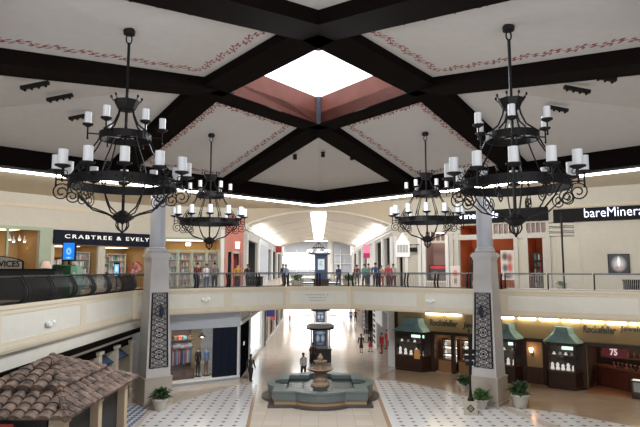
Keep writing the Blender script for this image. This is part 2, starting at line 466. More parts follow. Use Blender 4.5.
# ================================================================== columns with battered piers
pierm = mat('pier_plaster', (.50, .48, .47), .7); basem = mat('pier_base_stone', (.42, .36, .30), .5, noise=.12)
shaftm = mat('pale_grey_shaft', (.37, .38, .43), .45)
def ring_pts(cx, cz, r, n, y=0): return [Vector((cx+r*math.cos(2*PI*k/n), y, cz+r*math.sin(2*PI*k/n))) for k in range(n)]
def column(x, y, rz, label):
    t = thing('column', label, 'column', (x, y, GZ), rz)
    zb, zt = 1.5, 8.0; hb, ht = .70, .50
    hw = lambda z: hb+(ht-hb)*(z-zb)/(zt-zb)
    sq = lambda h: [(-h, -h), (h, -h), (h, h), (-h, h)]
    mb = MB(); mb.prism(sq(.78), 0, 1.45); mb.prism(sq(.83), 0, .18); mb.prism(sq(.81), 1.42, 1.5); mb.build('pier_base', basem, t)
    mb = MB(); mb.add([(a, b, zb) for a, b in sq(hb)]+[(a, b, zt) for a, b in sq(ht)], [(0, 3, 2, 1), (4, 5, 6, 7)]+[(i, (i+1) % 4, 4+(i+1) % 4, 4+i) for i in range(4)]); mb.build('pier', pierm, t)
    mb = MB(); mb.prism(sq(.55), 7.98, 8.12); mb.prism(sq(.62), 8.12, 8.3); mb.prism(sq(.56), 8.3, 8.38); mb.build('pier_cap', pierm, t)
    mb = MB(); mb.lathe([(.56, 8.38), (.58, 8.48), (.52, 8.56), (.53, 8.62), (.44, 8.7), (.43, 11.5), (.42, 11.85)], 24); mb.build('shaft', shaftm, t, True)
    mb = MB(); mb.lathe([(.43, 11.7), (.5, 11.74), (.5, 11.8), (.58, 11.9), (.6, 12.0)], 24); mb.build('capital', shaftm, t, True)
    mb = MB(); z0, z1 = 2.0, 6.12; W0, W1 = .53, .44     # iron grille on the face turned to the hall
    def fp(u, z, d=.03):       # u in -1..1
        w = W0+(W1-W0)*(z-z0)/(z1-z0); return Vector((u*w, -hw(z)-d, z))
    fr = [(-1, z0), (1, z0), (1, z1), (-1, z1)]
    mb.tube([fp(u, z) for u, z in fr], .03, 4, True)
    mb.tube([fp(u*.88, z+(.05 if z == z0 else -.05)) for u, z in fr], .014, 4, True)
    nr = 14; hgt = (z1-z0)/nr
    for r in range(nr):
        zc_ = z0+(r+.5)*hgt
        for u in (-.64, 0, .64):
            mb.tube([fp(u+.31*math.cos(a), zc_+hgt*.46*math.sin(a)) for a in [2*PI*k/10 for k in range(10)]], .013, 4, True)
            mb.tube([fp(u+.12*math.cos(a), zc_+hgt*.2*math.sin(a)) for a in [2*PI*k/6 for k in range(6)]], .014, 4, True)
        mb.tube([fp(-.95, zc_-hgt/2), fp(0, zc_), fp(.95, zc_-hgt/2)], .009, 4); mb.tube([fp(-.95, zc_+hgt/2), fp(0, zc_), fp(.95, zc_+hgt/2)], .009, 4)
        if r % 4 == 2:
            mb.tube([fp(.55*math.cos(a), zc_+hgt*.95*math.sin(a)) for a in [2*PI*k/12 for k in range(12)]], .017, 4, True)
            mb.ball(fp(0, zc_), .06, .03, .06, 8, 4)
    mb.build('iron_grille', black, t)
    mb = MB(); zl = 5.1
    mb.tube([fp(0, zl+.35), fp(0, zl+.4, .25), fp(0, zl+.3, .3)], .02, 5)
    mb.lathe([(.03, .3), (.13, .18), (.12, -.22), (.05, -.32), (.02, -.42)], 6, fp(0, zl, .3)); mb.build('lantern', mat('blue_black_lantern', (.02, .025, .05), .3), t)
    return t
column(-9.3, 31.5, math.radians(38), 'tapered white column with iron grille panel at left of the hall')
column(9.6, 31.5, -math.radians(38), 'tapered white column with iron grille panel at right of the hall')
# ================================================================== railings
railtop = mat('blue_grey_handrail', (.10, .115, .15), .35); silver = mat('grey_rail_bars', (.13, .13, .14), .5)
barm = mat('black_rail_bars', (.01, .009, .01), .5, spec=.25)
def rail(p0, p1, label, group, belly=.17, nbar=16, bm=barm, tm=railtop, posts=(0, 1), pw=.065, br=.011, bars=True, brr=.04):
    f = Fac(p0, p1); t = thing('railing', label, 'railing', (p0[0], p0[1], .1), 0, group); o = Vector((p0[0], p0[1], .1))
    def P(u, z, d): return f.P(u, z, d)-o
    prof = [(.10+.9*k/7, -.14+belly*math.sin(PI*min(1, (k/7)**.8))) for k in range(8)]
    g = .03
    mb = MB(); mb.tube([P(g, 1.07, -.14), P(f.L-g, 1.07, -.14)], (.055, .05), 6); mb.build('handrail', tm, t)
    mb = MB(); mb.tube([P(g, .16, -.14), P(f.L-g, .16, -.14)], brr, 5); mb.tube([P(g, .98, -.14), P(f.L-g, .98, -.14)], .016, 5); mb.build('bottom_rail', bm, t)
    for e in posts:
        u = g+pw if e == 0 else f.L-g-pw
        mb = MB(); pts = [P(u, z, d) for z, d in [(0, -.14)]+prof+[(1.05, -.14)]]
        mb.tube(pts, pw, 6); mb.build('post', barm, t)
    if bars:
        mb = MB()
        for k in range(nbar):
            u = g+(f.L-2*g)*(k+.5)/nbar; mb.tube([P(u, z, d) for z, d in prof], br, 4, caps=False)
        mb.build('baluster_panel', bm, t)
    return t
nearg = mat('glossy_black_bars', (.02, .019, .02), .35, spec=.3)
ys = [6.2+1.95*k for k in range(13)]
for k in range(5, 12):
    rail((-10.6, ys[k]), (-10.6, ys[k+1]), 'black iron railing panel with bellied bars on the left balcony', 'railing panels along the left balcony', .24, 17, nearg, mat('black_handrail', (.02, .02, .024), .35), pw=.07, br=.0125)
rail((-10.6, ys[12]), (-10.6, 31.45), 'last short black railing panel of the left balcony beside the column', 'railing panels along the left balcony', .24, 20, nearg, MATS['black_handrail'], pw=.06, br=.017)
def rail_run(a, b, n, label, group, **kw):
    a = Vector((*a, 0)); b = Vector((*b, 0))
    for k in range(n):
        p = a+(b-a)*k/n; q = a+(b-a)*(k+1)/n; rail((p.x, p.y), (q.x, q.y), label, group, **kw)
rail((-10.6, 31.55), (-9.75, 33.95), 'railing panel turning the corner behind the left column', 'railing panels at the far edge')
rail_run((-9.7, 34.05), (-2.3, 39.3), 4, 'grey bar railing panel on the slanted far edge left of the bridge', 'railing panels left of the bridge', nbar=18, bm=silver)
rail_run((-2.25, 39.3), (2.25, 39.3), 2, 'thin bar railing panel on the bridge above the direction board', 'railing panels on the bridge', nbar=18, bm=silver)
rail_run((2.35, 39.25), (11.2, 33.4), 5, 'dark bar railing panel on the slanted far edge right of the bridge', 'railing panels right of the bridge', nbar=18, bm=silver)
rail_run((11.25, 33.37), (17.6, 29.8), 3, 'pale bar railing panel in front of the blank wall on the right', 'railing panels on the right balcony', nbar=26, bm=mat('pale_rail_bars', (.45, .45, .44), .5), posts=(0,), pw=.04, belly=.05, brr=.06)
rail((17.65, 29.77), (19.8, 28.6), 'railing panel cut by the right picture edge', 'railing panels on the right balcony', nbar=20, bm=barm, posts=(0,), belly=.05)
# ================================================================== chandeliers
candm = mat('ivory_candle', (.62, .63, .65), .5, emit=.12)
iron = mat('wrought_iron', (.007, .006, .007), .55, spec=.25)
def spiral(c, ur, r0, turns, start, sgn=1, n=26):
    pts = []
    for k in range(n+1):
        t = k/n; a = start+sgn*2*PI*turns*t; r = r0*(1-.82*t)
        pts.append(c+ur*(r*math.cos(a))+Vector((0, 0, r*math.sin(a))))
    return pts
def ringband(mb, r, z0, z1, n=40, th=.03):
    b = len(mb.v); vs = []
    for k in range(n):
        a = 2*PI*k/n; c, s = math.cos(a), math.sin(a)
        for rr, z in ((r, z0), (r, z1), (r-th, z1), (r-th, z0)): vs.append((rr*c, rr*s, z))
    mb.add(vs, [(i*4+j, ((i+1) % n)*4+j, ((i+1) % n)*4+(j+1) % 4, i*4+(j+1) % 4) for i in range(n) for j in range(4)])
RM = 1.27
CAN = 3.84
def make_chandelier():
    t = thing('chandelier', 'x', 'chandelier')
    rd = lambda a: Vector((math.cos(a), math.sin(a), 0))
    mb = MB(); mb.lathe([(.03, CAN), (.14, CAN+.02), (.15, CAN+.12), (.12, CAN+.17)], 12); mb.build('canopy', iron, t)
    mb = MB(); mb.tube([Vector((.07*math.cos(a), 0, CAN-.1+.13*math.sin(a))) for a in [2*PI*k/10 for k in range(10)]], .02, 5, True); mb.build('chain_link', iron, t)
    mb = MB(); mb.tube([(0, 0, CAN-.2), (0, 0, -1.0)], .04, 6); mb.build('rod', iron, t)
    mb = MB()
    n = 8; prof = [(.17, 1.9), (.19, 1.94), (.30, 2.12), (.32, 2.12), (.22, 1.91), (.18, 1.86)]
    b = len(mb.v); mb.lathe(prof, 8)
    mb.lathe([(.05, 1.9), (.2, 1.91), (.2, 1.94), (.05, 1.96)], 8)
    mb.build('crown', iron, t)
    for k in range(8):
        mb = MB(); p = rd(2*PI*k/8)*.32; mb.tube([p+Vector((0, 0, 2.10)), p*1.12+Vector((0, 0, 2.18))], .013, 4); mb.ball(p*1.14+Vector((0, 0, 2.2)), .032, .032, .045, 6, 4); mb.build('finial', iron, t)
    mb = MB(); ringband(mb, .62, 1.10, 1.27, 28, .05)
    for k in range(3):
        a = 2*PI*k/6; mb.tube([rd(a)*-.6+Vector((0, 0, 1.2)), rd(a)*.6+Vector((0, 0, 1.2))], .02, 4)
    mb.build('upper_ring', iron, t)
    mb = MB(); ringband(mb, RM, -.1, .1, 48, .04); ringband(mb, RM+.015, .08, .11, 48, .06); ringband(mb, RM+.015, -.11, -.08, 48, .06)
    for k in range(24):
        mb.ball(rd(2*PI*(k+.5)/24)*(RM+.01), .025, .025, .025, 5, 4)
    mb.build('main_ring', iron, t)
    for k in range(6):
        a = 2*PI*(k+.5)/6; d = rd(a)
        mb = MB(); mb.tube([d*r+Vector((0, 0, z)) for r, z in ((.18, 1.92), (.21, 1.75), (.32, 1.5), (.58, 1.3))], .022, 5); mb.build('upper_strap', iron, t)
    for k in range(8):
        a = 2*PI*(k+.5)/8; d = rd(a)
        mb = MB(); mb.tube([d*r+Vector((0, 0, z)) for r, z in ((.6, 1.15), (.7, .95), (.92, .62), (1.12, .35), (1.25, .1))], .018, 5)
        mb.tube(spiral(d*1.02+Vector((0, 0, .28)), d, .14, 1.4, PI/2), .012, 4); mb.build('upper_arm', iron, t)
        mb = MB(); mb.tube([d*r+Vector((0, 0, z)) for r, z in ((1.24, -.1), (1.06, -.36), (.76, -.64), (.42, -.74), (.2, -.84))], .019, 5); mb.build('lower_strap', iron, t)
    for k in range(8):
        a = 2*PI*k/8+PI/8*0; d = rd(a)
        for cpt, r_, tn, st_, sg, th in ((d*1.16+Vector((0, 0, -.36)), .185, 1.8, PI/2, 1, .016), (d*1.40+Vector((0, 0, -.27)), .23, 1.9, PI, -1, .016), (d*1.34+Vector((0, 0, .2)), .1, 1.4, -PI/2, 1, .011)):
            mb = MB(); mb.tube(spiral(cpt, d, r_, tn, st_, sg), th, 4); mb.build('scroll', iron, t)
    mb = MB()
    mb.lathe([(.06, -.66), (.26, -.80), (.28, -.84), (.15, -.94), (.13, -.96), (.05, -.98)], 10)
    for k in range(8):
        d = rd(2*PI*k/8); mb.tube([d*r+Vector((0, 0, z)) for r, z in ((.14, -.94), (.15, -1.04), (.1, -1.13), (.02, -1.19))], .016, 4)
    mb.ball((0, 0, -1.20), .04, .04, .05, 6, 4); mb.build('basket_finial', iron, t)
    def candle(a, r, z, rc, hc, rin):
        d = rd(a); p = d*r
        mb = MB(); mb.lathe([(rc, z), (rc, z+hc), (rc*.7, z+hc+.004), (rc*.66, z+hc-.03)], 14, p); c = mb.build('candle', candm, t, True)
        mb = MB(); mb.lathe([(.03, z-.09), (rc*1.55, z-.035), (rc*1.6, z-.005), (rc*1.2, z-.001)], 12, p); mb.build('drip_pan', iron, c)
        mb = MB(); mb.tube([p+Vector((0, 0, z-.06)), p+Vector((0, 0, z-.36))], .02, 5); mb.tube([d*rin+Vector((0, 0, z-.24)), p+Vector((0, 0, z-.24))], .018, 5)
        mb.ball(p+Vector((0, 0, z-.37)), .03, .03, .03, 5, 4); mb.build('candle_arm', iron, c)
    for k in range(12): candle(2*PI*k/12+PI/2, 1.53, .27, .108, .35, 1.25)
    for k in range(6): candle(2*PI*k/6, .88, 1.46, .082, .28, .6)
    return t
bpy.context.view_layer.update(); DG = bpy.context.evaluated_depsgraph_get()
def ceil_at(x, y):
    r = bpy.context.scene.ray_cast(DG, Vector((x, y, 5.6)), Vector((0, 0, 1))); return r[1].z
ch0 = make_chandelier()
for i, (px, py, rz, lab) in enumerate(((129.5, 29.5, .345, 'large black iron candle chandelier hanging nearest at left'), (508.3, 25.5, -.345+PI/6, 'large black iron candle chandelier hanging nearest at right'),
                                (211.5, 134, .2, 'smaller-looking farther black chandelier in front of the salmon shopfront at left'), (425.2, 132.5, -.2, 'smaller-looking farther black chandelier in front of the right shops'))):
    lo, hi = 9.0, 33.0               # hang from the plaster where the sight line meets it
    for _ in range(40):
        Y = (lo+hi)/2; q = at(px, py, Y)
        if q.z > ceil_at(q.x, q.y): hi = Y
        else: lo = Y
    sc = Y*((.985/13.2) if i < 2 else (1.03/24.9))*(1.035 if i == 1 else 1.0)
    o = ch0 if i == 0 else copy_tree(ch0)
    print('CH', Y, sc, q)
    o.location = (q.x, q.y, q.z-(CAN+.16)*sc); o.scale = (sc,)*3; o['label'] = lab; o['group'] = 'candle chandeliers'; o.rotation_euler.z = rz
# ================================================================== corridor: vault, arch wall, side walls
YF = 43.0; CWX = 5.85; ZS = 4.85; ZC_ = 6.0
vaultm = mat('vault_plaster', (.76, .73, .67), .8)
rad = (CWX**2+(ZC_-ZS)**2)/(2*(ZC_-ZS)); zc0 = ZC_-rad; am = math.asin(CWX/rad)
arc = lambda k, n, dr=0: Vector(((rad+dr)*math.sin(-am+2*am*k/n), 0, zc0+(rad+dr)*math.cos(-am+2*am*k/n)))
NS = 24
mb = MB()
for k in range(NS):
    a, b = arc(k, NS), arc(k+1, NS)
    if abs(a.x+b.x)/2 < .62: continue
    mb.quad((a.x, YF, a.z), (b.x, YF, b.z), (b.x, 86, b.z), (a.x, 86, a.z))
struct(mb.build('ceiling_vault', vaultm))
mb = MB()
for yy, w, dr in [(YF-.12, .4, -.13)]+[(YF+8.6*j, .5, -.10) for j in range(1, 6)]:
    for k in range(NS):
        a, b, c, d = arc(k, NS), arc(k+1, NS), arc(k+1, NS, dr), arc(k, NS, dr)
        vs = [Vector((p.x, y_, p.z)) for y_ in (yy, yy+w) for p in (a, b, c, d)]
        mb.add(vs, [(0, 1, 2, 3), (7, 6, 5, 4), (2, 6, 7, 3), (0, 4, 5, 1)])
struct(mb.build('trim_vault_ribs', vaultm))
crown = mat('vault_skylight', (1, 1, 1), emit=9, ecol=(1, 1, 1))
mb = MB(); mb.box(-.66, .66, YF+.6, 84, ZC_-.02, ZC_+.05); struct(mb.build('window_2', crown))
mb = MB()
for k in range(NS):
    a, b = arc(k, NS), arc(k+1, NS); mb.quad((a.x, YF, a.z), (b.x, YF, b.z), (b.x, YF, 7.0), (a.x, YF, 7.0))
struct(mb.build('wall_front', mat('beige_front_wall', (.56, .48, .37), .85)))
mb = MB()
for s in (-1, 1):
    mb.box(min(s*CWX, s*(CWX-.22)), max(s*CWX, s*(CWX-.22)), YF, 86, ZS-.22, ZS)
    mb.box(min(s*CWX, s*(CWX-.12)), max(s*CWX, s*(CWX-.12)), YF, 86, ZS-.36, ZS-.22)
struct(mb.build('trim_cornice', white))
# bright court beyond the vault
courtm = mat('court_white_wall', (.42, .44, .48), .7); endg = mat('daylight_glazing', (1, 1, 1), emit=1.1, ecol=(.9, .95, 1))
mb = MB(); mb.box(-16, 16, 109.8, 110, 0, 9); struct(mb.build('wall_back', courtm))
mb = MB(); mb.box(-9, 1.5, 109.6, 109.75, 1.2, 4.6); struct(mb.build('window_3', endg))
mb = MB()
for k in range(-4, 5): mb.box(k*2.2-.06, k*2.2+.06, 109.4, 109.55, .4, 5.2)
for z in (.4, 2.4, 4.2): mb.box(-9, 9, 109.4, 109.55, z, z+.1)
struct(mb.build('trim_window_bars', white))
mb = MB(); mb.box(-16, 16, 86, 110, 6.8, 6.9); struct(mb.build('ceiling_court', courtm))
mb = MB(); mb.box(-8, 2, 90, 106, 6.7, 6.78); struct(mb.build('window_4', mat('court_skylight', (1, 1, 1), emit=4)))
mb = MB(); mb.box(-16, 16, 124.5, 124.8, GZ, 0); struct(mb.build('wall_lower_back', courtm))
mb = MB(); mb.box(-5.4, 5.6, 124.3, 124.45, GZ+.3, -1.6); struct(mb.build('window_5', endg))
# ================================================================== upper level shops
def wall(f, name, z0, z1, ops, m, u0=0, u1=None, th=.25):
    u1 = f.L if u1 is None else u1
    us = sorted({u0, u1, *[x for o in ops for x in o[:2]]}); mb = MB()
    for a, b in zip(us, us[1:]):
        if b-a < 1e-4: continue
        zs = [z0]; mid = (a+b)/2
        for o in sorted([o for o in ops if o[0] <= mid <= o[1]], key=lambda o: o[2]): zs += [max(z0, o[2]), o[3]]
        zs.append(z1)
        for i in range(0, len(zs), 2):
            if zs[i+1]-zs[i] > 1e-3: f.box(mb, a, b, zs[i], zs[i+1], -th, 0)
    return struct(mb.build(name, m))
litw = mat('warm_shop_light', (1, .86, .62), emit=3.0, ecol=(1, .80, .52))
litc = mat('white_shop_light', (1, 1, 1), emit=4, ecol=(1, .97, .92))
def room(f, u0, u1, z0, z1, dep, wm, lm=None, name='wall_shop', lite=.5):
    mb = MB(); f.box(mb, u0, u1, z0, z1, -dep-.1, -dep); f.box(mb, u0-.08, u0, z0, z1, -dep, -.26); f.box(mb, u1, u1+.08, z0, z1, -dep, -.26)
    f.box(mb, u0, u1, z1, z1+.08, -dep, -.26); struct(mb.build(name, wm))
    if lm:
        mb = MB(); w = (u1-u0); f.box(mb, u0+w*(.5-lite/2), u1-w*(.5-lite/2), z1-.05, z1-.02, -dep*.8, -dep*.35); tag(mb.build('ceiling_light', lm), kind='structure')
PROD = [mat('package_'+n, c, .5) for n, c in (('cream', (.6, .5, .36)), ('white', (.7, .7, .68)), ('red', (.35, .06, .06)), ('teal', (.12, .30, .32)), ('ochre', (.5, .30, .08)), ('rose', (.55, .28, .28)), ('brown', (.12, .07, .04)))]
def shelf(f, u0, u1, z0, z1, d, dep, rows, fm_, label, group=None, prods=None, plabel=None, pgroup=None, per=7, back=True, cat='shelf'):
    o = f.P((u0+u1)/2, z0, d); t = thing('display_shelf', label, cat, o, 0, group)
    mb = MB(); t_ = .05
    f.box(mb, u0, u0+t_, z0, z1, d-dep, d); f.box(mb, u1-t_, u1, z0, z1, d-dep, d)
    if back: f.box(mb, u0, u1, z0, z1, d-dep, d-dep+.03)
    for v in range(len(mb.v)): mb.v[v] -= o
    mb.build('shelf_frame', fm_, t)
    h = (z1-z0-.1)/rows
    for r in range(rows+1):
        z = z0+.08+r*h; mb = MB(); f.box(mb, u0+t_, u1-t_, z-.03, z, d-dep+.03, d-.01)
        for v in range(len(mb.v)): mb.v[v] -= o
        mb.build('shelf_board', fm_, t)
        if r < rows and prods:
            u = u0+.1
            while u < u1-.25:
                wd = random.uniform(.6, 1.2)*(u1-u0)/per*.8
                if u+wd > u1-.06: break
                hh = h*random.uniform(.45, .85); mb = MB(); c = f.P(u+wd/2, z+.004, d-dep*.45)
                if random.random() < .5:
                    rr = min(wd*.4, dep*.3); mb.lathe([(rr, 0), (rr, hh*.7), (rr*.5, hh*.8), (rr*.5, hh)], 8)
                else:
                    mb.obox((0, 0, hh*.5), f.d*wd*.45, f.n*dep*.25, Vector((0, 0, hh*.5))); mb.obox((0, 0, hh*.82), f.d*wd*.46, f.n*dep*.26, Vector((0, 0, hh*.05)))
                q = mb.build('package', random.choice(prods)); q.location = c
                tag(q, plabel, 'package', pgroup); u += wd*1.15
    return t
def panel(f, name, x0, x1, y0, y1, d0, d1, m, lab=None, cat=None, st=False, group=None):
    mb = MB(); f.pb(mb, x0, x1, y0, y1, d0, d1); o = mb.build(name, m)
    if st: struct(o)
    elif lab: tag(o, lab, cat, group)
    return o
amber = mat('amber_shop_wall', (.44, .29, .13), .7); greenf = mat('pale_green_frame', (.34, .40, .30), .6)
oak = mat('oak_shelf', (.28, .16, .07), .5); wshelf = mat('white_shelf', (.6, .6, .56), .5)
CREAMW = mat('upper_wall_cream', (.56, .53, .46), .85)
FA = Fac((-20.6, 32.2), (-12.9, 41)); FB = Fac((-12.9, 41), (-5.85, 43))
ZTOP = 7.0
uA = lambda px, py=260: FA.u(px, py)
hA = FA.uz(25, 228)[1]; hC = FA.uz(100, 246)[1]
opsA = [(uA(-12), uA(38), 0, hA), (uA(54), uA(98), 0, hC), (uA(105), uA(146), 0, hC)]
wall(FA, 'wall_left', 0, ZTOP, opsA, CREAMW)
for (a, b, c, d) in opsA: room(FA, a, b, 0, d, 3.4, amber, litw)
mb = MB(); FA.box(mb, uA(38), uA(50), 0, hA, 0, .12); FA.box(mb, uA(-12), uA(50), hA-.12, hA+.1, 0, .14); FA.box(mb, uA(5), uA(7), 0, hA, -.1, .1); struct(mb.build('trim_green_frame', greenf))
# upper left: moulding line along the wall
mb = MB(); FA.box(mb, 0, FA.L, FA.uz(100, 213)[1], FA.uz(100, 210)[1], 0, .08); FB.box(mb, 0, FB.u(222, 260), FA.uz(100, 213)[1], FA.uz(100, 210)[1], 0, .08); struct(mb.build('trim_wall_moulding', cream))
def signbox(f, name, x0, x1, z0, z1, label, board, txt, tx0, tx1, tz, th, tm, bold=0, spacing=1.0, py=237):
    u0, u1 = f.u(x0, py), f.u(x1, py); o = f.P((u0+u1)/2, z0, 0)
    t = thing(name, label, 'sign', o)
    mb = MB(); f.box(mb, u0, u1, z0, z1, 0, .18)
    for i in range(len(mb.v)): mb.v[i] -= o
    mb.build('sign_board', board, t)
    q = f.text('lettering', txt, f.u(tx0, py), f.u(tx1, py), tz, th, .2, tm, None, bold, 0, spacing)
    for q in [q]+f.extra: q.parent = t; q.matrix_parent_inverse = Matrix.Translation(-o)
    return t
navy = mat('navy_sign_board', (.006, .008, .02), .6, spec=.15); letw = mat('white_lettering', (.8, .8, .78), .5, emit=.5)
z0s, z1s = FA.uz(100, 245.5)[1], FA.uz(100, 232)[1]
signbox(FA, 'shop_sign', 53, 158, z0s, z1s, 'navy fascia sign with spaced white capitals over the left shop', navy, 'CRABTREE & EVELYN', 63.5, 153.5, z0s+.40, .27, letw, .012, 1.35)
# left shop contents
G1, G2 = 'packages in the amber shop', 'packages in the green framed shop'
shelf(FA, uA(2), uA(30), 0, 1.9, -1.6, .5, 3, oak, 'dark oak shelf inside the far left amber shop', None, [PROD[4], PROD[6], PROD[0]], 'small package on the dark oak shelf of the far left shop', 'packages on the oak shelf', 9)
shelf(FA, uA(57), uA(75), 0, 2.2, -1.5, .45, 4, oak, 'oak shelf left of the blue screen in the amber shop', None, [PROD[0], PROD[4], PROD[1]], 'small package on the oak shelf behind the blue screen', G1, 6)
shelf(FA, uA(81), uA(96), 0, 2.55, -.9, .45, 5, wshelf, 'white display shelf behind the shop pillar in the amber shop', None, [PROD[1], PROD[0], PROD[5], PROD[3]], 'small package on the white shelf in the amber shop', 'packages on the white shelf', 6)
shelf(FA, uA(108), uA(119), 0, 2.3, -1.3, .45, 4, wshelf, 'pale shelf right of the pillar in the amber shop', None, [PROD[1], PROD[3], PROD[0]], 'small package on the pale shelf right of the pillar', 'packages on the pale shelf', 5)
shelf(FA, uA(121), uA(140), 0, 2.5, -2.0, .45, 5, wshelf, 'wide pale shelf behind the red flowers', None, [PROD[1], PROD[3], PROD[0], PROD[5]], 'small package on the wide shelf behind the red flowers', 'packages behind the red flowers', 7)
for k, px in enumerate((17, 21, 27, 32)):
    u, z = FA.uz(px, 238+k % 2*2); mb = MB(); c = FA.P(u, z, -1.2); mb.lathe([(.03, .3), (.03, .12), (.09, .1), (.11, -.06), (.1, -.07)], 8)
    t = thing('ceiling_spotlight', 'small white ceiling spotlight in the far left shop', 'spotlight', c, 0, 'spotlights in the far left shop')
    mb.build('lamp_housing', white, t); mb = MB(); mb.ball((0, 0, -.08), .08, .08, .04, 8, 4); mb.build('bulb', mat('spot_bulb', (1, .9, .9), emit=7, ecol=(1, .8, .75)), t)
# flower wreath: red flowers in a vase
t = thing('flower_arrangement', 'large red flower arrangement in the shop window left of the column', 'flowers', FA.P(uA(134), 0, .2))
mb = MB(); mb.lathe([(.16, 0), (.22, .35), (.12, .75), (.15, .8)], 12); mb.build('vase', PROD[6], t)
redf = mat('red_petals', (.42, .05, .05), .6)
for k in range(22):
    a, r, z = random.uniform(0, 6.28), random.uniform(.05, .5), random.uniform(.95, 1.9); r *= 1-abs(z-1.4)/.7*.5
    mb = MB(); c = Vector((r*math.cos(a), r*math.sin(a)*.5, z))
    for j in range(6):
        b = j*PI/3; mb.ball(c+Vector((.08*math.cos(b), 0, .08*math.sin(b))), .06, .035, .06, 6, 4)
    mb.ball(c, .04, .06, .04, 6, 4); mb.build('flower', random.choice((redf, redf, PROD[5])), t)
# table lamp
t = thing('table_lamp', 'table lamp with pinkish shade before the green pillar', 'lamp', FA.P(uA(43), 0, .5))
mb = MB(); mb.lathe([(.25, 0), (.25, .05), (.05, .1), (.05, .85), (.3, .9), (.3, .95)], 12); mb.build('stand', oak, t)
mb = MB(); mb.lathe([(.12, .95), (.16, 1.15), (.06, 1.3), (.03, 1.5)], 10); mb.build('lamp_base', mat('green_glaze', (.1, .25, .15), .3), t)
mb = MB(); mb.lathe([(.32, 1.42), (.2, 1.85)], 14); mb.build('lamp_shade', mat('pink_shade', (.6, .42, .38), .8, emit=.35), t)
# green-framed shop right of the column
uB = lambda px, py=260: FB.u(px, py)
hB = FB.uz(190, 239)[1]
opsB = [(uB(160), uB(219.5), 0, hB), (uB(228), uB(231.5), 0, 2.7), (uB(233.5), uB(239), 0, 2.55), (uB(240.5), uB(243), 0, 2.7)]
wall(FB, 'wall_left_corner', 0, ZTOP, opsB, CREAMW)
room(FB, *opsB[0][:2], 0, hB, 3.0, amber, litw, lite=.8)
redd = mat('red_shop_interior', (.30, .03, .025), .6)
for o in opsB[1:]: room(FB, o[0], o[1], 0, o[3], .8, redd if o is opsB[2] else dark)
mb = MB(); FB.box(mb, uB(160), uB(219.5), FB.uz(190, 251.5)[1], FB.uz(190, 250)[1], -.05, .06)
for px in (163, 178, 192, 207, 219): FB.box(mb, uB(px)-.07, uB(px)+.07, 0, FB.uz(190, 250)[1], -.06, .07)
FB.box(mb, uB(160), uB(219.5), hB-.06, hB+.12, -.05, .08); struct(mb.build('trim_green_window_frame', greenf))
zt_ = FB.uz(190, 252.5)[1]
for k, (a, b, s_) in enumerate(((164.5, 177, 'first'), (179, 191, 'second'), (193, 206, 'third'), (208, 218, 'fourth'))):
    shelf(FB, uB(a), uB(b), 0, zt_, -.5, .5, 5, wshelf, s_+' bay of stocked shelves in the green framed shop, counted from the left column', 'stocked bays of the green framed shop', [PROD[0], PROD[1], PROD[2], PROD[3], PROD[5], PROD[4]], 'small coloured package on the shelves of the green framed shop', G2, 7)
for k, px in enumerate((187, 189.5)):
    mb = MB(); mb.lathe([(.06, .12), (.1, .1), (.1, -.05)], 8); mb.ball((0, 0, -.07), .1, .1, .05, 8, 4); q = mb.build('ceiling_spotlight', MATS['spot_bulb']); q.location = FB.P(uB(px), FB.uz(px, 244)[1], -.8)
    tag(q, 'bright spotlight inside the green framed shop', 'spotlight', 'spotlights of the green framed shop')
# white pilaster + salmon shopfront
salmon = mat('salmon_shopfront', (.58, .22, .17), .6)
mb = MB(); FB.box(mb, uB(220.5), uB(224), 0, 4.4, 0, .15); struct(mb.build('trim_white_pilaster', white))
t = thing('shopfront', 'salmon pink shopfront with tall panels at the left corridor corner', 'shopfront', FB.P(uB(234), 0, 0)); o_ = t.location.copy()
def sub(mb):
    for i in range(len(mb.v)): mb.v[i] -= o_
    return mb
ztop = FB.uz(234, 216)[1]
for a, b in ((224.5, 227.5), (231.8, 233.2), (239.2, 240.3), (242.2, 243)):
    mb = MB(); FB.box(mb, uB(a), uB(b), .01, ztop, .012, .16); sub(mb).build('pilaster', salmon, t)
mb = MB(); FB.box(mb, uB(224.5), uB(242.5), 2.75, ztop, .012, .06)
for a in (229.5, 236.3, 242): FB.box(mb, uB(a)-.05, uB(a)+.05, 2.9, ztop-.15, .06, .1)
sub(mb).build('header_panel', salmon, t)
mb = MB(); FB.box(mb, uB(235), uB(239), FB.uz(237, 249)[1], FB.uz(237, 243)[1], .17, .3); FB.box(mb, uB(234.6), uB(239.4), FB.uz(237, 243)[1], FB.uz(237, 243)[1]+.08, .15, .32); sub(mb).build('light_box', mat('light_box_white', (.8, .8, .82), emit=1), t)
# ---------------- corridor walls
FL = Fac((-5.85, 43), (-5.85, 110)); FRW = Fac((5.85, 110), (5.85, 43))
uL = lambda px, py=270: FL.u(px, py); uR = lambda px, py=270: FRW.u(px, py)
whitew = mat('white_corridor_wall', (.43, .42, .40), .7)
opsL = [(uL(246.8), uL(257.5), 0, 3.8), (uL(267.8), uL(271.2), 0, 3.7), (uL(272.2), uL(276.5), 0, 3.7), (uL(277.5), uL(280.8), 0, 3.6), (uL(281.8), uL(284), 0, 3.6)]
wall(FL, 'wall_corridor_left', 0, 6.9, opsL, whitew, u1=43)
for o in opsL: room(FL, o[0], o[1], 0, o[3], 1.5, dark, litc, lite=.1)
metal = mat('grey_metal_panel', (.34, .37, .42), .35, metal=.3)
mb = MB(); FL.box(mb, uL(258), uL(267.5), 0, 4.3, 0, .1); 
for k in range(4): FL.box(mb, uL(258), uL(267.5), 1+k*.9, 1.04+k*.9, .1, .13)
struct(mb.build('trim_grey_panels', metal))
mb = MB()
for px in (246.3, 258, 271.7, 277, 281.2, 284.5): FL.box(mb, uL(px)-.12, uL(px)+.12, 0, 4.2, 0, .14)
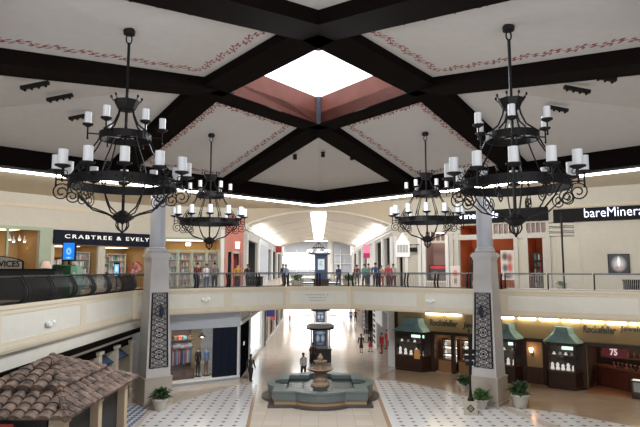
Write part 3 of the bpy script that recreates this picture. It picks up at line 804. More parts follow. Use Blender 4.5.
struct(mb.build('trim_left_pilasters', white))
def blade(f, name, x0, x1, y0, y1, px, d0, d1, m, label, extra=None):
    u = f.u(px, (y0+y1)/2); z0, z1 = f.uz(px, y1)[1], f.uz(px, y0)[1]; o = f.P(u, z0, 0)
    t = thing(name, label, 'sign', o)
    mb = MB(); f.box(mb, u-.05, u+.05, z0, z1, d0, d1)
    for i in range(len(mb.v)): mb.v[i] -= o
    mb.build('sign_board', m, t)
    mb = MB(); mb.tube([f.P(u, z1-.08, 0)-o, f.P(u, z1-.08, d0)-o], .02, 5); mb.build('bracket', black, t)
    if extra:
        mb = MB(); f.box(mb, u-.06, u+.06, z0, z0+(z1-z0)*.36, d0-.01, d1+.01)
        for i in range(len(mb.v)): mb.v[i] -= o
        mb.build('lower_band', extra, t)
    return t
blade(FL, 'blade_sign', 274, 279, 246, 252.5, 274.5, .15, .95, mat('dark_red_sign', (.25, .02, .02), .5, emit=.3), 'small dark red sign projecting from the left corridor wall')
opsR = [(uR(352), uR(350.3), 0, 3.8), (uR(356.5), uR(354), 0, 3.8), (uR(361.2), uR(358.6), 0, 3.9), (uR(367.2), uR(363.5), 0, 3.9), (uR(382), uR(375.6), 0, 3.95), (uR(394.2) if False else FRW.L-.6, uR(384.6), 0, 4.0)]
opsR = [(min(a, b), max(a, b), c, d) for a, b, c, d in opsR]
wall(FRW, 'wall_corridor_right', 0, 6.9, opsR, whitew, u0=24)
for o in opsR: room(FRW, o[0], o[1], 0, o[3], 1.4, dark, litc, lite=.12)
mb = MB()
for px in (353, 357.6, 362.3, 368.5, 374.8, 383.5): FRW.box(mb, uR(px)-.2, uR(px)+.2, 0, 4.2, 0, .18)
FRW.box(mb, 24, FRW.L, 4.2, 4.36, 0, .12); struct(mb.build('trim_right_pilasters', white))
blade(FRW, 'blade_sign', 367, 373.5, 244.5, 258, 372, .25, .95, mat('pink_sign', (.75, .22, .36), .5, emit=.35), 'pink hanging sign with magenta lower band on the right corridor wall', mat('magenta_band', (.45, .01, .12), .5, emit=.2))
# ---------------- right shops
F1 = Fac((5.85, 43), (9.9, 41)); F2 = Fac((9.9, 41), (21.5, 33.8))
u1 = lambda px, py=260: F1.u(px, py); u2 = lambda px, py=260: F2.u(px, py)
pinkr = mat('pinkish_interior', (.42, .27, .24), .7); orange = mat('orange_interior', (.62, .16, .05), .7)
zA, zB = F1.uz(435, 243)[1], F1.uz(435, 231.5)[1]; zA0 = F1.uz(435, 241)[1]
ops1 = [(u1(399.5), u1(402.5), 0, 2.5), (u1(426), u1(446), .45, zA), (u1(426), u1(446), zA0+.02, zB)]
wall(F1, 'wall_right_corner', 0, ZTOP, ops1, CREAMW)
room(F1, *ops1[0], 1.0, dark); room(F1, u1(426), u1(446), 0, zB, 2.2, pinkr, litc, lite=.4)
mb = MB(); 
for px in (392, 396, 407, 420, 424.5, 447.5): F1.box(mb, u1(px)-.13, u1(px)+.13, 0, 3.9, 0, .16)
F1.box(mb, u1(426), u1(446), .35, .47, -.1, .12)
for k in range(1, 4): F1.box(mb, u1(426)+(u1(446)-u1(426))*k/4-.03, u1(426)+(u1(446)-u1(426))*k/4+.03, zA0, zB, -.1, .02)
struct(mb.build('trim_right_frames', white))
t = thing('hanging_sign', 'white house shaped sign board with peaked top beside the right corridor corner', 'sign', F1.P(u1(404), F1.uz(404, 258)[1], .25)); o_ = t.location.copy()
zl, zm, zh = F1.uz(404, 257)[1], F1.uz(404, 243)[1], F1.uz(404, 232.5)[1]; a, b = u1(397), u1(411)
mb = MB()
for d in (.2, .3): pass
pts = [(a, zl), (b, zl), (b, zm), ((a+b)/2, zh), (a, zm)]
mb.add([F1.P(u, z, .2) for u, z in pts]+[F1.P(u, z, .3) for u, z in pts], [(0, 4, 3, 2, 1), (5, 6, 7, 8, 9)]+[(i, (i+1) % 5, 5+(i+1) % 5, 5+i) for i in range(5)])
sub(mb).build('sign_board', mat('white_sign_board', (.8, .8, .8), .5, emit=.35), t)
mb = MB(); F1.box(mb, a+.15, b-.15, zl+.35, zl+.95, .3, .33); sub(mb).build('window_panel', mat('grey_sign_panel', (.45, .47, .5), .4), t)
mb = MB()
for k in (-.25, 0, .25): F1.box(mb, (a+b)/2+k-.03, (a+b)/2+k+.03, zl+.35, zl+.95, .33, .35)
sub(mb).build('bars', white, t)
t = thing('hanging_sign', 'small black plaque hanging on a bracket right of the white peaked sign', 'sign', F1.P(u1(415), F1.uz(415, 252)[1], .4)); o_ = t.location.copy()
mb = MB(); F1.box(mb, u1(411.5), u1(418.8), F1.uz(415, 252)[1], F1.uz(415, 247.8)[1], .35, .42); sub(mb).build('plaque', black, t)
mb = MB(); mb.tube([F1.P(u1(411), F1.uz(415, 245)[1], .38), F1.P(u1(420), F1.uz(415, 245)[1], .38)], .03, 5)
for px in (412.5, 418): mb.tube([F1.P(u1(px), F1.uz(415, 245)[1], .38), F1.P(u1(px), F1.uz(415, 248)[1], .38)], .015, 4)
mb.tube([F1.P(u1(420), F1.uz(415, 245)[1], .38), F1.P(u1(420), F1.uz(415, 245)[1], 0)], .03, 5); sub(mb).build('bracket', black, t)
z22, z35, z39 = F2.uz(505, 224)[1], F2.uz(505, 234.5)[1], F2.uz(505, 238.5)[1]
ops2 = [(u2(460), u2(481), 0, z39), (u2(461), u2(480), z35, z22), (u2(493), u2(515.5), 0, z39), (u2(494.5), u2(515), z35, z22), (u2(527.5), u2(543), 0, z39), (u2(527.5), u2(547), z35, z22)]
z35 += .02
wall(F2, 'wall_right', 0, ZTOP, ops2, CREAMW)
dimw = mat('dim_shop_light', (1, .9, .8), emit=1.3, ecol=(1, .85, .7)); room(F2, u2(459), u2(516), 0, z22, 3.6, orange, dimw, lite=.3); room(F2, u2(527), u2(547.5), 0, z22, 3.6, orange, dimw, lite=.3)
mb = MB()
for a_, b_ in ((494.5, 515), (527.5, 547)): F2.box(mb, u2(a_), u2(b_), z35, z22, -.24, -.2)
struct(mb.build('window_7', mat('rosy_transom_glass', (.30, .20, .18), .3)))
mb = MB()
for a, b in ((494.5, 515), (527.5, 547)):
    for k in range(1, 4): q = u2(a)+(u2(b)-u2(a))*k/4; F2.box(mb, q-.03, q+.03, z35, z22, -.15, .02)
for px in (452, 457.5, 484, 491, 516.5, 526.5, 549): F2.box(mb, u2(px)-.14, u2(px)+.14, 0, 4.0, 0, .14)
F2.box(mb, u2(453), u2(549), z39-.02, z35+.04, -.05, .1); struct(mb.build('trim_right_shop_frames', mat('cream_frame', (.52, .50, .46), .6)))
zb0, zb1 = F2.uz(500, 222.5)[1], F2.uz(500, 209.5)[1]
blackb = mat('black_sign_board', (.006, .006, .007), .6, spec=.15); bluew = mat('bluish_white_lettering', (.75, .78, 1), .5, emit=1.6, ecol=(.72, .78, 1))
signbox(F2, 'shop_sign', 453, 548.5, zb0, zb1, 'black fascia sign with glowing white letters partly behind the right column', blackb, 'Vineyards', 458.5, 499, zb0+.2, .6, bluew, .008, 1.0, 216)
zc0_, zc1_ = F2.uz(597, 221)[1], F2.uz(597, 207.5)[1]
signbox(F2, 'shop_sign', 553.5, 655, zc0_, zc1_, 'black fascia sign with glowing lowercase letters at the right edge', blackb, 'bareMinerals', 584.5, 652, zc0_+.25, .6, bluew, -.008, 1.0, 214)
mb = MB(); F2.box(mb, u2(549), F2.L, F2.uz(597, 206.5)[1], F2.uz(597, 205)[1]+.1, 0, .12)
for a, b in ((556, 580), (582, 640)):
    for zz in (.5, 3.4): F2.box(mb, u2(a), u2(b), zz, zz+.04, 0, .03)
    for px in (a, b): F2.box(mb, u2(px)-.02, u2(px)+.02, .5, 3.4, 0, .03)
struct(mb.build('trim_right_mouldings', cream))
# shop fittings right
shelf(F2, u2(464), u2(475), 0, 2.3, -1.4, .4, 4, PROD[6], 'dark shelf of goods behind the right column, left side', None, [PROD[6], PROD[2], PROD[5]], 'small dark package on the shelf left of the right column', 'packages left of the right column', 5)
shelf(F2, u2(530), u2(541), 0, 2.5, -.9, .4, 5, PROD[6], 'dark shelf of goods in the orange doorway', None, [PROD[6], PROD[1], PROD[3], PROD[2]], 'small package on the dark shelf in the orange doorway', 'packages in the orange doorway', 5)
def picture(f, x0, x1, y0, y1, d, name, label, cat, m, frame):
    ua, ub, za, zb = f.pix(x0, x1, y0, y1); o = f.P((ua+ub)/2, za, d); t = thing(name, label, cat, o)
    mb = MB(); f.box(mb, ua, ub, za, zb, d, d+.05)
    for i in range(len(mb.v)): mb.v[i] -= o
    mb.build('frame', frame, t)
    mb = MB(); e = .05
    mb.quad(*[f.P(u, z, d+.055)-o for u, z in ((ua+e, za+e), (ub-e, za+e), (ub-e, zb-e), (ua+e, zb-e))], uv=[(0, 0), (1, 0), (1, 1), (0, 1)]); mb.build('picture', m, t)
    return t
def blob_mat(name, base, blobs, rough=.5, emit=.0):
    m, nt, bs = node_mat(name); uv = N(nt, 'ShaderNodeUVMap'); cur = base
    for (cx, cy, rx, ry, col) in blobs:
        mp = N(nt, 'ShaderNodeMapping', vector_type='POINT'); mp.inputs['Scale'].default_value = (1/rx, 1/ry, 1); mp.inputs['Location'].default_value = (-cx/rx, -cy/ry, 0)
        nt.links.new(uv.outputs[0], mp.inputs[0]); g = N(nt, 'ShaderNodeTexGradient', gradient_type='SPHERICAL'); nt.links.new(mp.outputs[0], g.inputs[0])
        k = math_n(nt, 'MINIMUM', math_n(nt, 'MULTIPLY', g.outputs['Fac'], 1.6), 1.0); cur = mixc(nt, k, cur, col)
    nt.links.new(cur, bs.inputs['Base Color']); bs.inputs['Roughness'].default_value = rough
    if emit: nt.links.new(cur, bs.inputs['Emission Color']); bs.inputs['Emission Strength'].default_value = emit
    return m
picture(F2, 608, 630, 254, 274, .03, 'poster', 'dark framed poster with a pale glowing figure on the blank right wall', 'poster', blob_mat('dark_glow_poster', (.02, .02, .025), [(.5, .5, .42, .48, (.45, .45, .48)), (.5, .62, .1, .34, (.9, .9, .92)), (.42, .28, .12, .14, (.35, .2, .18)), (.62, .3, .1, .12, (.4, .22, .18))], .4, .35), black)
picture(F2, 499, 512.5, 250, 280, -.6, 'window_poster', 'tall collage poster in the shop window right of the column', 'poster', blob_mat('collage_poster', (.55, .5, .46), [(.3, .8, .35, .2, (.1, .05, .05)), (.7, .75, .3, .22, (.25, .1, .08)), (.7, .42, .3, .25, (.45, .08, .07)), (.3, .4, .3, .2, (.08, .08, .1)), (.5, .12, .5, .14, (.1, .08, .08))], .5, .3), white)
picture(F1, 427, 445, 265, 286, -.8, 'window_display', 'window display with red strip in the corner shop left of the right column', 'display', blob_mat('red_strip_display', (.06, .05, .06), [(.5, .93, .9, .12, (.6, .04, .06)), (.3, .5, .3, .25, (.3, .25, .22)), (.75, .4, .3, .3, (.2, .15, .14))], .5, .2), black)
t = picture(F2, 455, 464, 266, 289, .9, 'sign_stand', 'pale floor standing poster frame by the entrance left of the right column', 'poster', blob_mat('pale_stand_poster', (.6, .5, .46), [(.5, .7, .4, .2, (.5, .15, .12)), (.5, .35, .3, .2, (.2, .18, .2))], .5, .2), white)
# ---------------- things on the upper floor
def signpost(x, y, z, H, label, base_label=None):
    t = thing('signpost', label, 'signpost', (x, y, z))
    mb = MB(); mb.lathe([(.16, 0), (.16, .1), (.09, .2), (.075, .5), (.06, .6), (.055, H-.35), (.09, H-.33), (.06, H-.28), (.03, H-.2), (.05, H-.12), (.01, H)], 10); mb.build('pole', black, t)
    for k in range(3):
        zz = H-.75-.3*k
        mb = MB(); mb.box(-.74, -.08, -.03, .03, zz-.085, zz+.085); mb.box(.08, .72, -.03, .03, zz-.05, zz+.12); mb.build('arm_board', mat('pale_arm_board', (.40, .38, .34), .7), t)
        mb = MB(); mb.tube([(-.76, 0, zz-.1), (.74, 0, zz-.06)], .024, 4); mb.tube([(-.76, 0, zz+.1), (.74, 0, zz+.14)], .024, 4); mb.build('iron_edging', black, t)
    return t
leafm = mat('dark_leaf', (.03, .07, .025), .5, noise=.5, nscale=8); leafl = mat('fresh_leaf', (.07, .15, .04), .5, noise=.5, nscale=8); potm = mat('cream_pot', (.55, .52, .46), .5)
def plant(name, label, loc, r, h, leaf, nleaf=90, pot=True, pr=.38, ph=.6, cat='potted plant', pm=None, group=None, llen=.5):
    t = thing(name, label, cat, loc, 0, group)
    if pot:
        mb = MB(); mb.lathe([(pr*.66, 0), (pr*.72, .03), (pr*.95, ph*.8), (pr*1.1, ph*.84), (pr*1.12, ph), (pr*.95, ph), (pr*.9, ph*.9)], 18); mb.build('pot', pm or potm, t, True)
    mb = MB(); z0 = ph if pot else 0
    for k in range(nleaf):
        a = random.uniform(0, 2*PI); el = random.uniform(.15, 1.45); L = llen*random.uniform(.7, 1.2)
        rr = random.uniform(0, r*.55); b = Vector((rr*math.cos(a), rr*math.sin(a), z0-.05+random.uniform(0, h*.55)))
        d = Vector((math.cos(a)*math.cos(el), math.sin(a)*math.cos(el), math.sin(el))); s = d.cross(Vector((0, 0, 1))).normalized()*L*.2
        m_ = b+d*L*.55; e = b+d*L+Vector((0, 0, -L*.25))
        mb.add([b, m_+s, e, m_-s, m_+Vector((0, 0, .03))], [(0, 1, 4), (1, 2, 4), (2, 3, 4), (3, 0, 4)])
    mb.build('foliage', leaf, t); return t
p = at(564.5, 292, 32.6)
signpost(p.x, p.y, 0, at(564.5, 212, 32.4).z, 'black signpost with three pairs of pale arm boards before the blank right wall')
plant('planter', 'low planter of mixed flowers at the foot of the right upper signpost', (p.x+.1, p.y+.62, 0), .35, .3, leafl, 60, True, .3, .35, llen=.3)
def bin_(x, y, w, h, label):
    t = thing('litter_bin', label, 'bin', (x, y, 0))
    mb = MB(); mb.box(-w/2, w/2, -.35, .35, 0, h-.1); mb.build('bin_body', black, t); mb = MB(); mb.box(-w/2-.03, w/2+.03, -.38, .38, h-.1, h); mb.build('bin_lid', barm, t)
    mb = MB(); mb.box(-w/2+.1, w/2-.1, -.38, -.355, h-.35, h-.2); mb.build('bin_slot', dark, t)
p = at(635, 285, 31.2); bin_(p.x, p.y, .95, .75, 'black box bin at the right edge behind the railing')
p = at(254.5, 285, 39.6); bin_(p.x, p.y, 1.15, .82, 'black box bin behind the railing at the left of the bridge')
# guest services counter
t = thing('service_counter', 'black counter with arched cream sign at the far left behind the railing', 'counter', (-13.4, 24.6, 0))
mb = MB(); mb.box(-2.6, 1.75, -.4, .4, 0, 1.28); mb.build('counter_body', mat('counter_black', (.02, .018, .018), .5), t)
mb = MB(); mb.box(-2.7, 1.85, -.5, .5, 1.28, 1.36); mb.build('counter_top', black, t)
n = 14; pts = [(-2.6, 1.36)]+[(-1.15+1.5*math.cos(PI-PI*k/n), 1.62+.32*math.sin(PI*k/n)) for k in range(n+1)]; pts = [(-2.65, 1.36), (.35, 1.36)]+[(-1.15+1.5*math.cos(PI*k/n), 1.62+.32*math.sin(PI*k/n)) for k in range(n+1)]
pts = [(x_+.0, z_) for x_, z_ in pts]; m_ = len(pts)
for nm, sc_, d, mm in (('sign_edge', 1.0, 0, black), ('sign_face', .95, -.03, mat('cream_sign_face', (.38, .33, .26), .6))):
    mb = MB(); q = [(-1.15+(x_+1.15)*sc_, 1.38+(z_-1.38)*(sc_-.02 if sc_ < 1 else 1)) for x_, z_ in pts]
    mb.add([(x_, d-.38, z_) for x_, z_ in q]+[(x_, d-.32, z_) for x_, z_ in q], [tuple(range(m_)), tuple(range(m_, 2*m_))[::-1]]+[(i, i+m_, (i+1) % m_+m_, (i+1) % m_) for i in range(m_)]); mb.build(nm, mm, t)
mb = text_mesh('GUEST SERVICES', 1, .02, 0, .02); xs = [v.x for v in mb.v]; w_ = max(xs)-min(xs)
for v in mb.v: x_, y_ = v.x, v.y; v.x = -2.5+(x_-min(xs))/w_*2.7; v.z = 1.46+y_*.27/.73; v.y = -.425
mb.build('lettering', black, t)
# green info kiosk with blue screen
p = at(66, 270, 26.2)
t = thing('information_kiosk', 'green kiosk base with a tall blue screen behind the left railing', 'kiosk', (p.x, p.y, 0))
gk = mat('green_kiosk', (.015, .10, .03), .4)
mb = MB(); mb.box(-.52, .36, -.3, .3, 0, 1.52); mb.lathe([(.5, 1.5), (.5, 1.56)], 16, (-.08, 0, 0)); mb.build('kiosk_base', gk, t)
mb = MB(); mb.box(.36, .66, -.28, .28, 0, 1.5); mb.build('kiosk_wing', mat('mint_panel', (.25, .45, .32), .4), t)
mb = MB(); mb.box(.45, .58, -.31, -.285, .95, 1.2); mb.build('notice_card', white, t)
mb = MB(); mb.tube([(.12, 0, 1.5), (.12, 0, 1.8)], .05, 8); mb.build('pole', black, t)
mb = MB(); mb.box(-.2, .44, -.06, .06, 1.72, 2.66); mb.build('screen_frame', black, t)
mb = MB(); mb.quad((-.15, -.066, 1.79), (.39, -.066, 1.79), (.39, -.066, 2.6), (-.15, -.066, 2.6), uv=[(0, 0), (1, 0), (1, 1), (0, 1)])
mb.build('screen', blob_mat('blue_screen', (.01, .16, .65), [(.5, .5, .28, .26, (.25, .65, 1)), (.5, .5, .13, .14, (.02, .1, .4)), (.5, .12, .3, .06, (.3, .6, .9))], .3, 1.0), t)
p = at(116.7, 272, 30.2)
t = thing('screen_stand', 'slim black stand with a small bright phone-shaped screen by the left railing', 'screen', (p.x, p.y, 0))
mb = MB(); mb.lathe([(.2, 0), (.2, .04), (.03, .06), (.03, .95)], 10); mb.build('stand', black, t)
mb = MB(); mb.box(-.16, .16, -.03, .03, .9, 1.72); mb.build('screen_frame', black, t)
mb = MB(); mb.quad((-.12, -.035, .98), (.12, -.035, .98), (.12, -.035, 1.6), (-.12, -.035, 1.6), uv=[(0, 0), (1, 0), (1, 1), (0, 1)]); mb.build('screen', blob_mat('pale_blue_screen', (.2, .45, .7), [(.5, .6, .35, .3, (.6, .8, .9)), (.5, .25, .3, .1, (.1, .2, .3))], .3, .9), t)
# directory pylon on the bridge
t = thing('directory_pylon', 'blue and brown directory pylon with pale map standing on the bridge', 'directory', (.2, 41.6, 0)); t.scale.x = .68
blue = mat('blue_directory', (.03, .08, .24), .4)
mb = MB(); mb.box(-.85, .85, -.45, .45, 0, .5); mb.box(-1.05, 1.05, -.55, .55, .5, .62); mb.build('base', mat('dark_brown_wood', (.05, .02, .015), .5), t)
mb = MB(); mb.box(-.62, .62, -.3, .3, .62, 2.45); mb.build('body', blue, t)
mb = MB(); mb.box(-.72, -.58, -.34, .34, .62, 2.45); mb.box(.58, .72, -.34, .34, .62, 2.45); mb.build('side_post', mat('brown_post', (.2, .11, .06), .5), t)
mb = MB(); mb.lathe([(1.0, 2.45), (1.05, 2.52), (.8, 2.6), (.5, 2.66)], 16); mb.box(-1.25, .2, -.2, .2, 2.42, 2.5); mb.build('canopy', blue, t)
mb = MB(); mb.quad((-.36, -.31, 1.3), (.36, -.31, 1.3), (.36, -.31, 2.1), (-.36, -.31, 2.1), uv=[(0, 0), (1, 0), (1, 1), (0, 1)]); mb.build('map_panel', blob_mat('map_panel', (.6, .68, .72), [(.4, .5, .3, .2, (.25, .5, .55)), (.65, .35, .2, .2, (.4, .55, .5)), (.5, .75, .3, .1, (.35, .45, .6))], .4, .5), t)
for k, (px, Y, lab) in enumerate(((297, 42.5, 'green bush in a low planter on the bridge left of the directory'), (349, 42.2, 'green bush in a low planter on the bridge right of the directory'))):
    p = at(px, 280, Y); plant('planter', lab, (p.x, p.y, 0), .8, .5, leafl, 110, True, .5, .45, llen=.45)
# ================================================================== lower level, left
FD = Fac((-11.45, 8), (-11.45, 33.8))
mb = MB(); FD.box(mb, 0, FD.L, -2.40, -1.4, -.2, .66); FD.box(mb, 0, FD.L, -2.78, -2.40, -.2, .02); struct(mb.build('wall_lower_left', cream2))
mb = MB(); FD.box(mb, 0, FD.L, -2.40, -2.2, .66, .74); FD.box(mb, 0, FD.L, -2.2, -2.14, .66, .78); FD.box(mb, 0, FD.L, -3.15, -2.78, -.1, .1); struct(mb.build('trim_black_cornice', beamm))
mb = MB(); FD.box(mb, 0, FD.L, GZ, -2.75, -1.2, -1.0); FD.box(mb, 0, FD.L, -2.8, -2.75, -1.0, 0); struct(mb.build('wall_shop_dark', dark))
bluea = mat('blue_awning', (.05, .10, .20), .45)
for k, px in enumerate((73, 96, 113, 127.5)):
    u = FD.u(px, 365); mb = MB(); FD.box(mb, u-.22, u+.22, GZ, -2.9, -.9, .22); FD.box(mb, u-.26, u+.26, GZ, GZ+.3, -.9, .27); FD.box(mb, u-.3, u+.3, -3.05, -2.9, -.9, .3)
    struct(mb.build('pilaster_wall', cream))
    if k < 3:
        u2_ = FD.u((96, 113, 127.5)[k], 365)-.3; a = u+.35
        t = thing('awning', 'blue slanted awning between cream pilasters of the left lower shop, %s the column' % ('farthest from', 'second from', 'nearest')[k], 'awning', FD.P(a, -3.1, -.6)); o_ = t.location.copy()
        mb = MB(); mb.add([FD.P(a, -3.1, -.7), FD.P(u2_, -3.1, -.7), FD.P(u2_, -3.75, .15), FD.P(a, -3.75, .15), FD.P(a, -3.2, -.7), FD.P(u2_, -3.2, -.7)], [(0, 1, 2, 3), (0, 3, 4), (1, 5, 2), (4, 3, 2, 5), (0, 4, 5, 1)]); sub(mb).build('awning_cloth', bluea, t)
        mb = MB(); mb.tube([FD.P(a, -3.75, .15), FD.P(u2_, -3.75, .15)], .03, 5); sub(mb).build('front_bar', black, t)
        mb = MB(); FD.box(mb, a, u2_, GZ, -3.8, -.75, -.6); FD.box(mb, a, a+.1, GZ, -3.8, -.6, -.5); FD.box(mb, u2_-.1, u2_, GZ, -3.8, -.6, -.5); struct(mb.build('door_%d' % (k+1), black))
# far left shop with the lit window (turns into the lower corridor)
F3 = Fac((-11.45, 34.12), (-5.35, 37.9)); u3 = lambda px, py=350: F3.u(px, py)
zw0, zw1 = GZ+.3, F3.uz(205, 328.5)[1]
opw = [(u3(171), u3(239.3), zw0, zw1)]
wall(F3, 'wall_lower_shop', GZ, -1.45, opw, grey)
mb = MB(); F3.box(mb, u3(171), u3(213), GZ, zw1, -2.4, -2.3); struct(mb.build('wall_shop_back', mat('tan_shop_wall', (.42, .32, .2), .7)))
mb = MB(); F3.box(mb, u3(171), u3(240)-.1, zw1, zw1+.06, -2.3, -.26); F3.box(mb, u3(171)-.08, u3(171), GZ, zw1, -2.3, -.26); struct(mb.build('wall_shop_lining', dark))
mb = MB(); F3.box(mb, u3(171), u3(239.3), zw0-.12, zw0, -2.3, .12); struct(mb.build('trim_window_sill', white))
mb = MB(); F3.box(mb, u3(213.5), u3(239), zw0, zw1, -.22, -.1); 
for px in (222, 231): F3.box(mb, u3(px)-.03, u3(px)+.03, zw0, zw1, -.1, -.07)
struct(mb.build('door_10', mat('navy_black_panel', (.008, .012, .025), .4, spec=.2)))
glass, nt, bs = node_mat('shop_glass'); tr = N(nt, 'ShaderNodeBsdfTransparent'); gs = N(nt, 'ShaderNodeBsdfGlossy'); gs.inputs['Roughness'].default_value = .03; mx = N(nt, 'ShaderNodeMixShader'); mx.inputs[0].default_value = .06
nt.links.new(tr.outputs[0], mx.inputs[1]); nt.links.new(gs.outputs[0], mx.inputs[2]); nt.links.new(mx.outputs[0], nt.nodes['Material Output'].inputs['Surface'])
mb = MB(); F3.box(mb, u3(171), u3(213.5), zw0, zw1, -.14, -.12); struct(mb.build('window_6', glass))
# clothes display
t = thing('clothes_display', 'dark wooden clothes rail unit with hanging shirts in the lower left shop window', 'clothes rack', F3.P(u3(185), zw0, -.9)); o_ = t.location.copy()
wood = mat('dark_brown_unit', (.07, .03, .02), .5); a, b = u3(173), u3(197.5); zz = lambda py: F3.uz(186, py)[1]
mb = MB(); F3.box(mb, a, b, zw0, zz(371), -1.3, -.5); F3.box(mb, a, a+.08, zw0, zw1-.1, -1.3, -1.2); F3.box(mb, b-.08, b, zw0, zw1-.1, -1.3, -1.2); F3.box(mb, a, b, zz(350), zz(349), -1.3, -.5); F3.box(mb, a, b, zz(341.5), zz(340.8), -1.3, -.5); F3.box(mb, a, b, zw0, zw1-.1, -1.4, -1.32); sub(mb).build('rack_frame', wood, t)
for k in range(2):
    mb = MB(); F3.box(mb, a+.2+k*(b-a)/2, a+(k+1)*(b-a)/2-.1, zw0+.15, zw0+.5, -.5, -.46); d_ = sub(mb).build('drawer', mat('red_brown_drawer', (.14, .05, .03), .5), t)
    mb = MB(); u_q = a+.05+(k+.5)*(b-a)/2; F3.box(mb, u_q-.2, u_q+.2, zw0+.3, zw0+.36, -.46, -.42); sub(mb).build('drawer_handle', steel, d_)
cl = [mat('cloth_'+n, c, .8) for n, c in (('pink', (.55, .22, .22)), ('skyblue', (.16, .28, .48)), ('whitish', (.6, .6, .62)), ('navy', (.03, .05, .14)), ('coral', (.5, .12, .10)))]
n = 9
for k in range(n):
    u = a+.25+(b-a-.5)*k/(n-1); h = random.uniform(.85, 1.05); zt = zz(351); mb = MB()
    w = .058
    for sgn in (1,):
        pts = [(-w*.4, 0), (w*.4, 0), (w, -.12), (w*.9, -h), (-w*.9, -h), (-w, -.12)]
        mb.add([F3.P(u+x_, zt+z_, -.75) for x_, z_ in pts]+[F3.P(u+x_, zt+z_, -.95) for x_, z_ in pts], [tuple(range(6))[::-1], tuple(range(6, 12))]+[(i, (i+1) % 6, 6+(i+1) % 6, 6+i) for i in range(6)])
    q = mb.build('hanging_shirt', cl[(k*3+k//4) % 5]); tag(q, 'shirt on the rail in the lower left shop window', 'shirt', 'shirts hanging in the lower left window')
for k in range(5):
    u = a+.3+(b-a-.6)*k/4; z_ = zz(349)+.02
    for j in range(3):
        mb = MB(); F3.box(mb, u-.12, u+.12, z_+j*.09, z_+j*.09+.08, -1.0, -.6); q = mb.build('folded_shirt', cl[(k+j*2) % 3 if j != 1 else 2]); tag(q, 'folded shirt stacked above the hanging shirts in the left window', 'shirt', 'folded shirts in the lower left window')
for k in range(4):
    mb = MB(); u = a+.35+(b-a-.7)*k/3; F3.box(mb, u-.12, u+.12, zz(341)+.03, zz(341)+.2, -1.1, -.6); F3.box(mb, u-.13, u+.13, zz(341)+.2, zz(341)+.25, -1.12, -.58); q = mb.build('storage_box', (PROD[6], cl[4], PROD[3], PROD[6])[k])
    tag(q, 'box on the top shelf of the clothes unit in the left window', 'box', 'boxes above the clothes rail')
l_ = F3.P(u3(192), zw1-.1, -.4); area('window_lamp', l_, (0, 0, math.atan2(F3.d.y, F3.d.x)), 2.6, .3, 55, (1, .92, .8))
# pendant
t = thing('pendant_lamp', 'dark pendant lamp over the mannequins in the lower left window', 'lamp', F3.P(u3(207), F3.uz(207, 338)[1], -1.0)); hh = zw1-t.location.z
mb = MB(); mb.tube([(0, 0, hh), (0, 0, .2)], .015, 5); mb.build('cord', black, t)
mb = MB(); mb.lathe([(.05, .25), (.09, .12), (.28, 0), (.27, -.01)], 14); mb.build('lamp_shade', black, t)
mb = MB(); mb.ball((0, 0, -.02), .1, .1, .06, 8, 4); mb.build('bulb', mat('warm_bulb', (1, .85, .6), emit=20, ecol=(1, .8, .5)), t)
# corridor, left side
F4 = Fac((-5.35, 37.9), (-5.35, 124)); u4 = lambda px, py=335: F4.u(px, py)
F5 = Fac((5.7, 124), (5.7, 42.8)); u5 = lambda px, py=335: F5.u(px, py)
zt4 = -2.35
o4 = [(u4(249.5, 345), u4(262, 330), GZ+.3, zt4), (u4(264.5), u4(268), GZ, zt4), (u4(270), u4(274), GZ, zt4), (u4(275.5), u4(279), GZ, zt4), (u4(280), u4(283), GZ, zt4)]
wall(F4, 'wall_lower_corridor_left', GZ, -1.5, o4, white)
mb = MB(); F4.box(mb, .12, u4(248, 345), GZ+.08, zt4-.1, 0, .05); struct(mb.build('door_9', mat('flat_black_door', (.006, .007, .01), .95, spec=0)))
glw = mat('bright_shop_front', (.8, .84, .85), emit=.9, ecol=(.9, .96, 1)); room(F4, o4[0][0], o4[0][1], GZ, zt4, 1.0, glw)
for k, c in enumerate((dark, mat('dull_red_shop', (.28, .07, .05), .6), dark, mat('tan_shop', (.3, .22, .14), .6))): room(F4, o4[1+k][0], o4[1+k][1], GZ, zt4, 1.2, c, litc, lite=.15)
mb = MB()
for px in (248.8, 262.8, 268.8, 274.8, 279.4): F4.box(mb, u4(px)-.15, u4(px)+.15, GZ, -1.6, 0, .14)
F4.box(mb, .1, u4(263), zt4-.1, zt4+.15, 0, .1); F4.box(mb, u4(263), 80, GZ, GZ+.2, 0, .06); struct(mb.build('trim_lower_left', white))
mb = MB(); F4.box(mb, u4(263.4)-.25, u4(263.4)+.25, GZ, -1.7, 0, .2); struct(mb.build('trim_black_post', black))
mb = MB(); u = u4(243, 343); F4.box(mb, u-.16, u+.16, F4.uz(243, 345)[1], F4.uz(243, 341.5)[1], .055, .09); tag(mb.build('small_sign', mat('pale_small_sign', (.6, .75, .85), .4, emit=.6)), 'small pale sign on the dark return wall beside the black coated person', 'sign')
# blue square sign over the corridor shop
blade(F4, 'blade_sign', 262, 267.5, 308.5, 316.5, 264.5, .2, 1.0, mat('indigo_sign', (.03, .04, .20), .4, emit=.3), 'square indigo blade sign high on the lower left corridor wall')
blade(F4, 'blade_sign', 268, 270, 308, 320, 268.9, .15, .7, mat('coral_sign', (.6, .12, .10), .4, emit=.3), 'narrow coral sign behind the indigo sign on the lower left corridor wall')
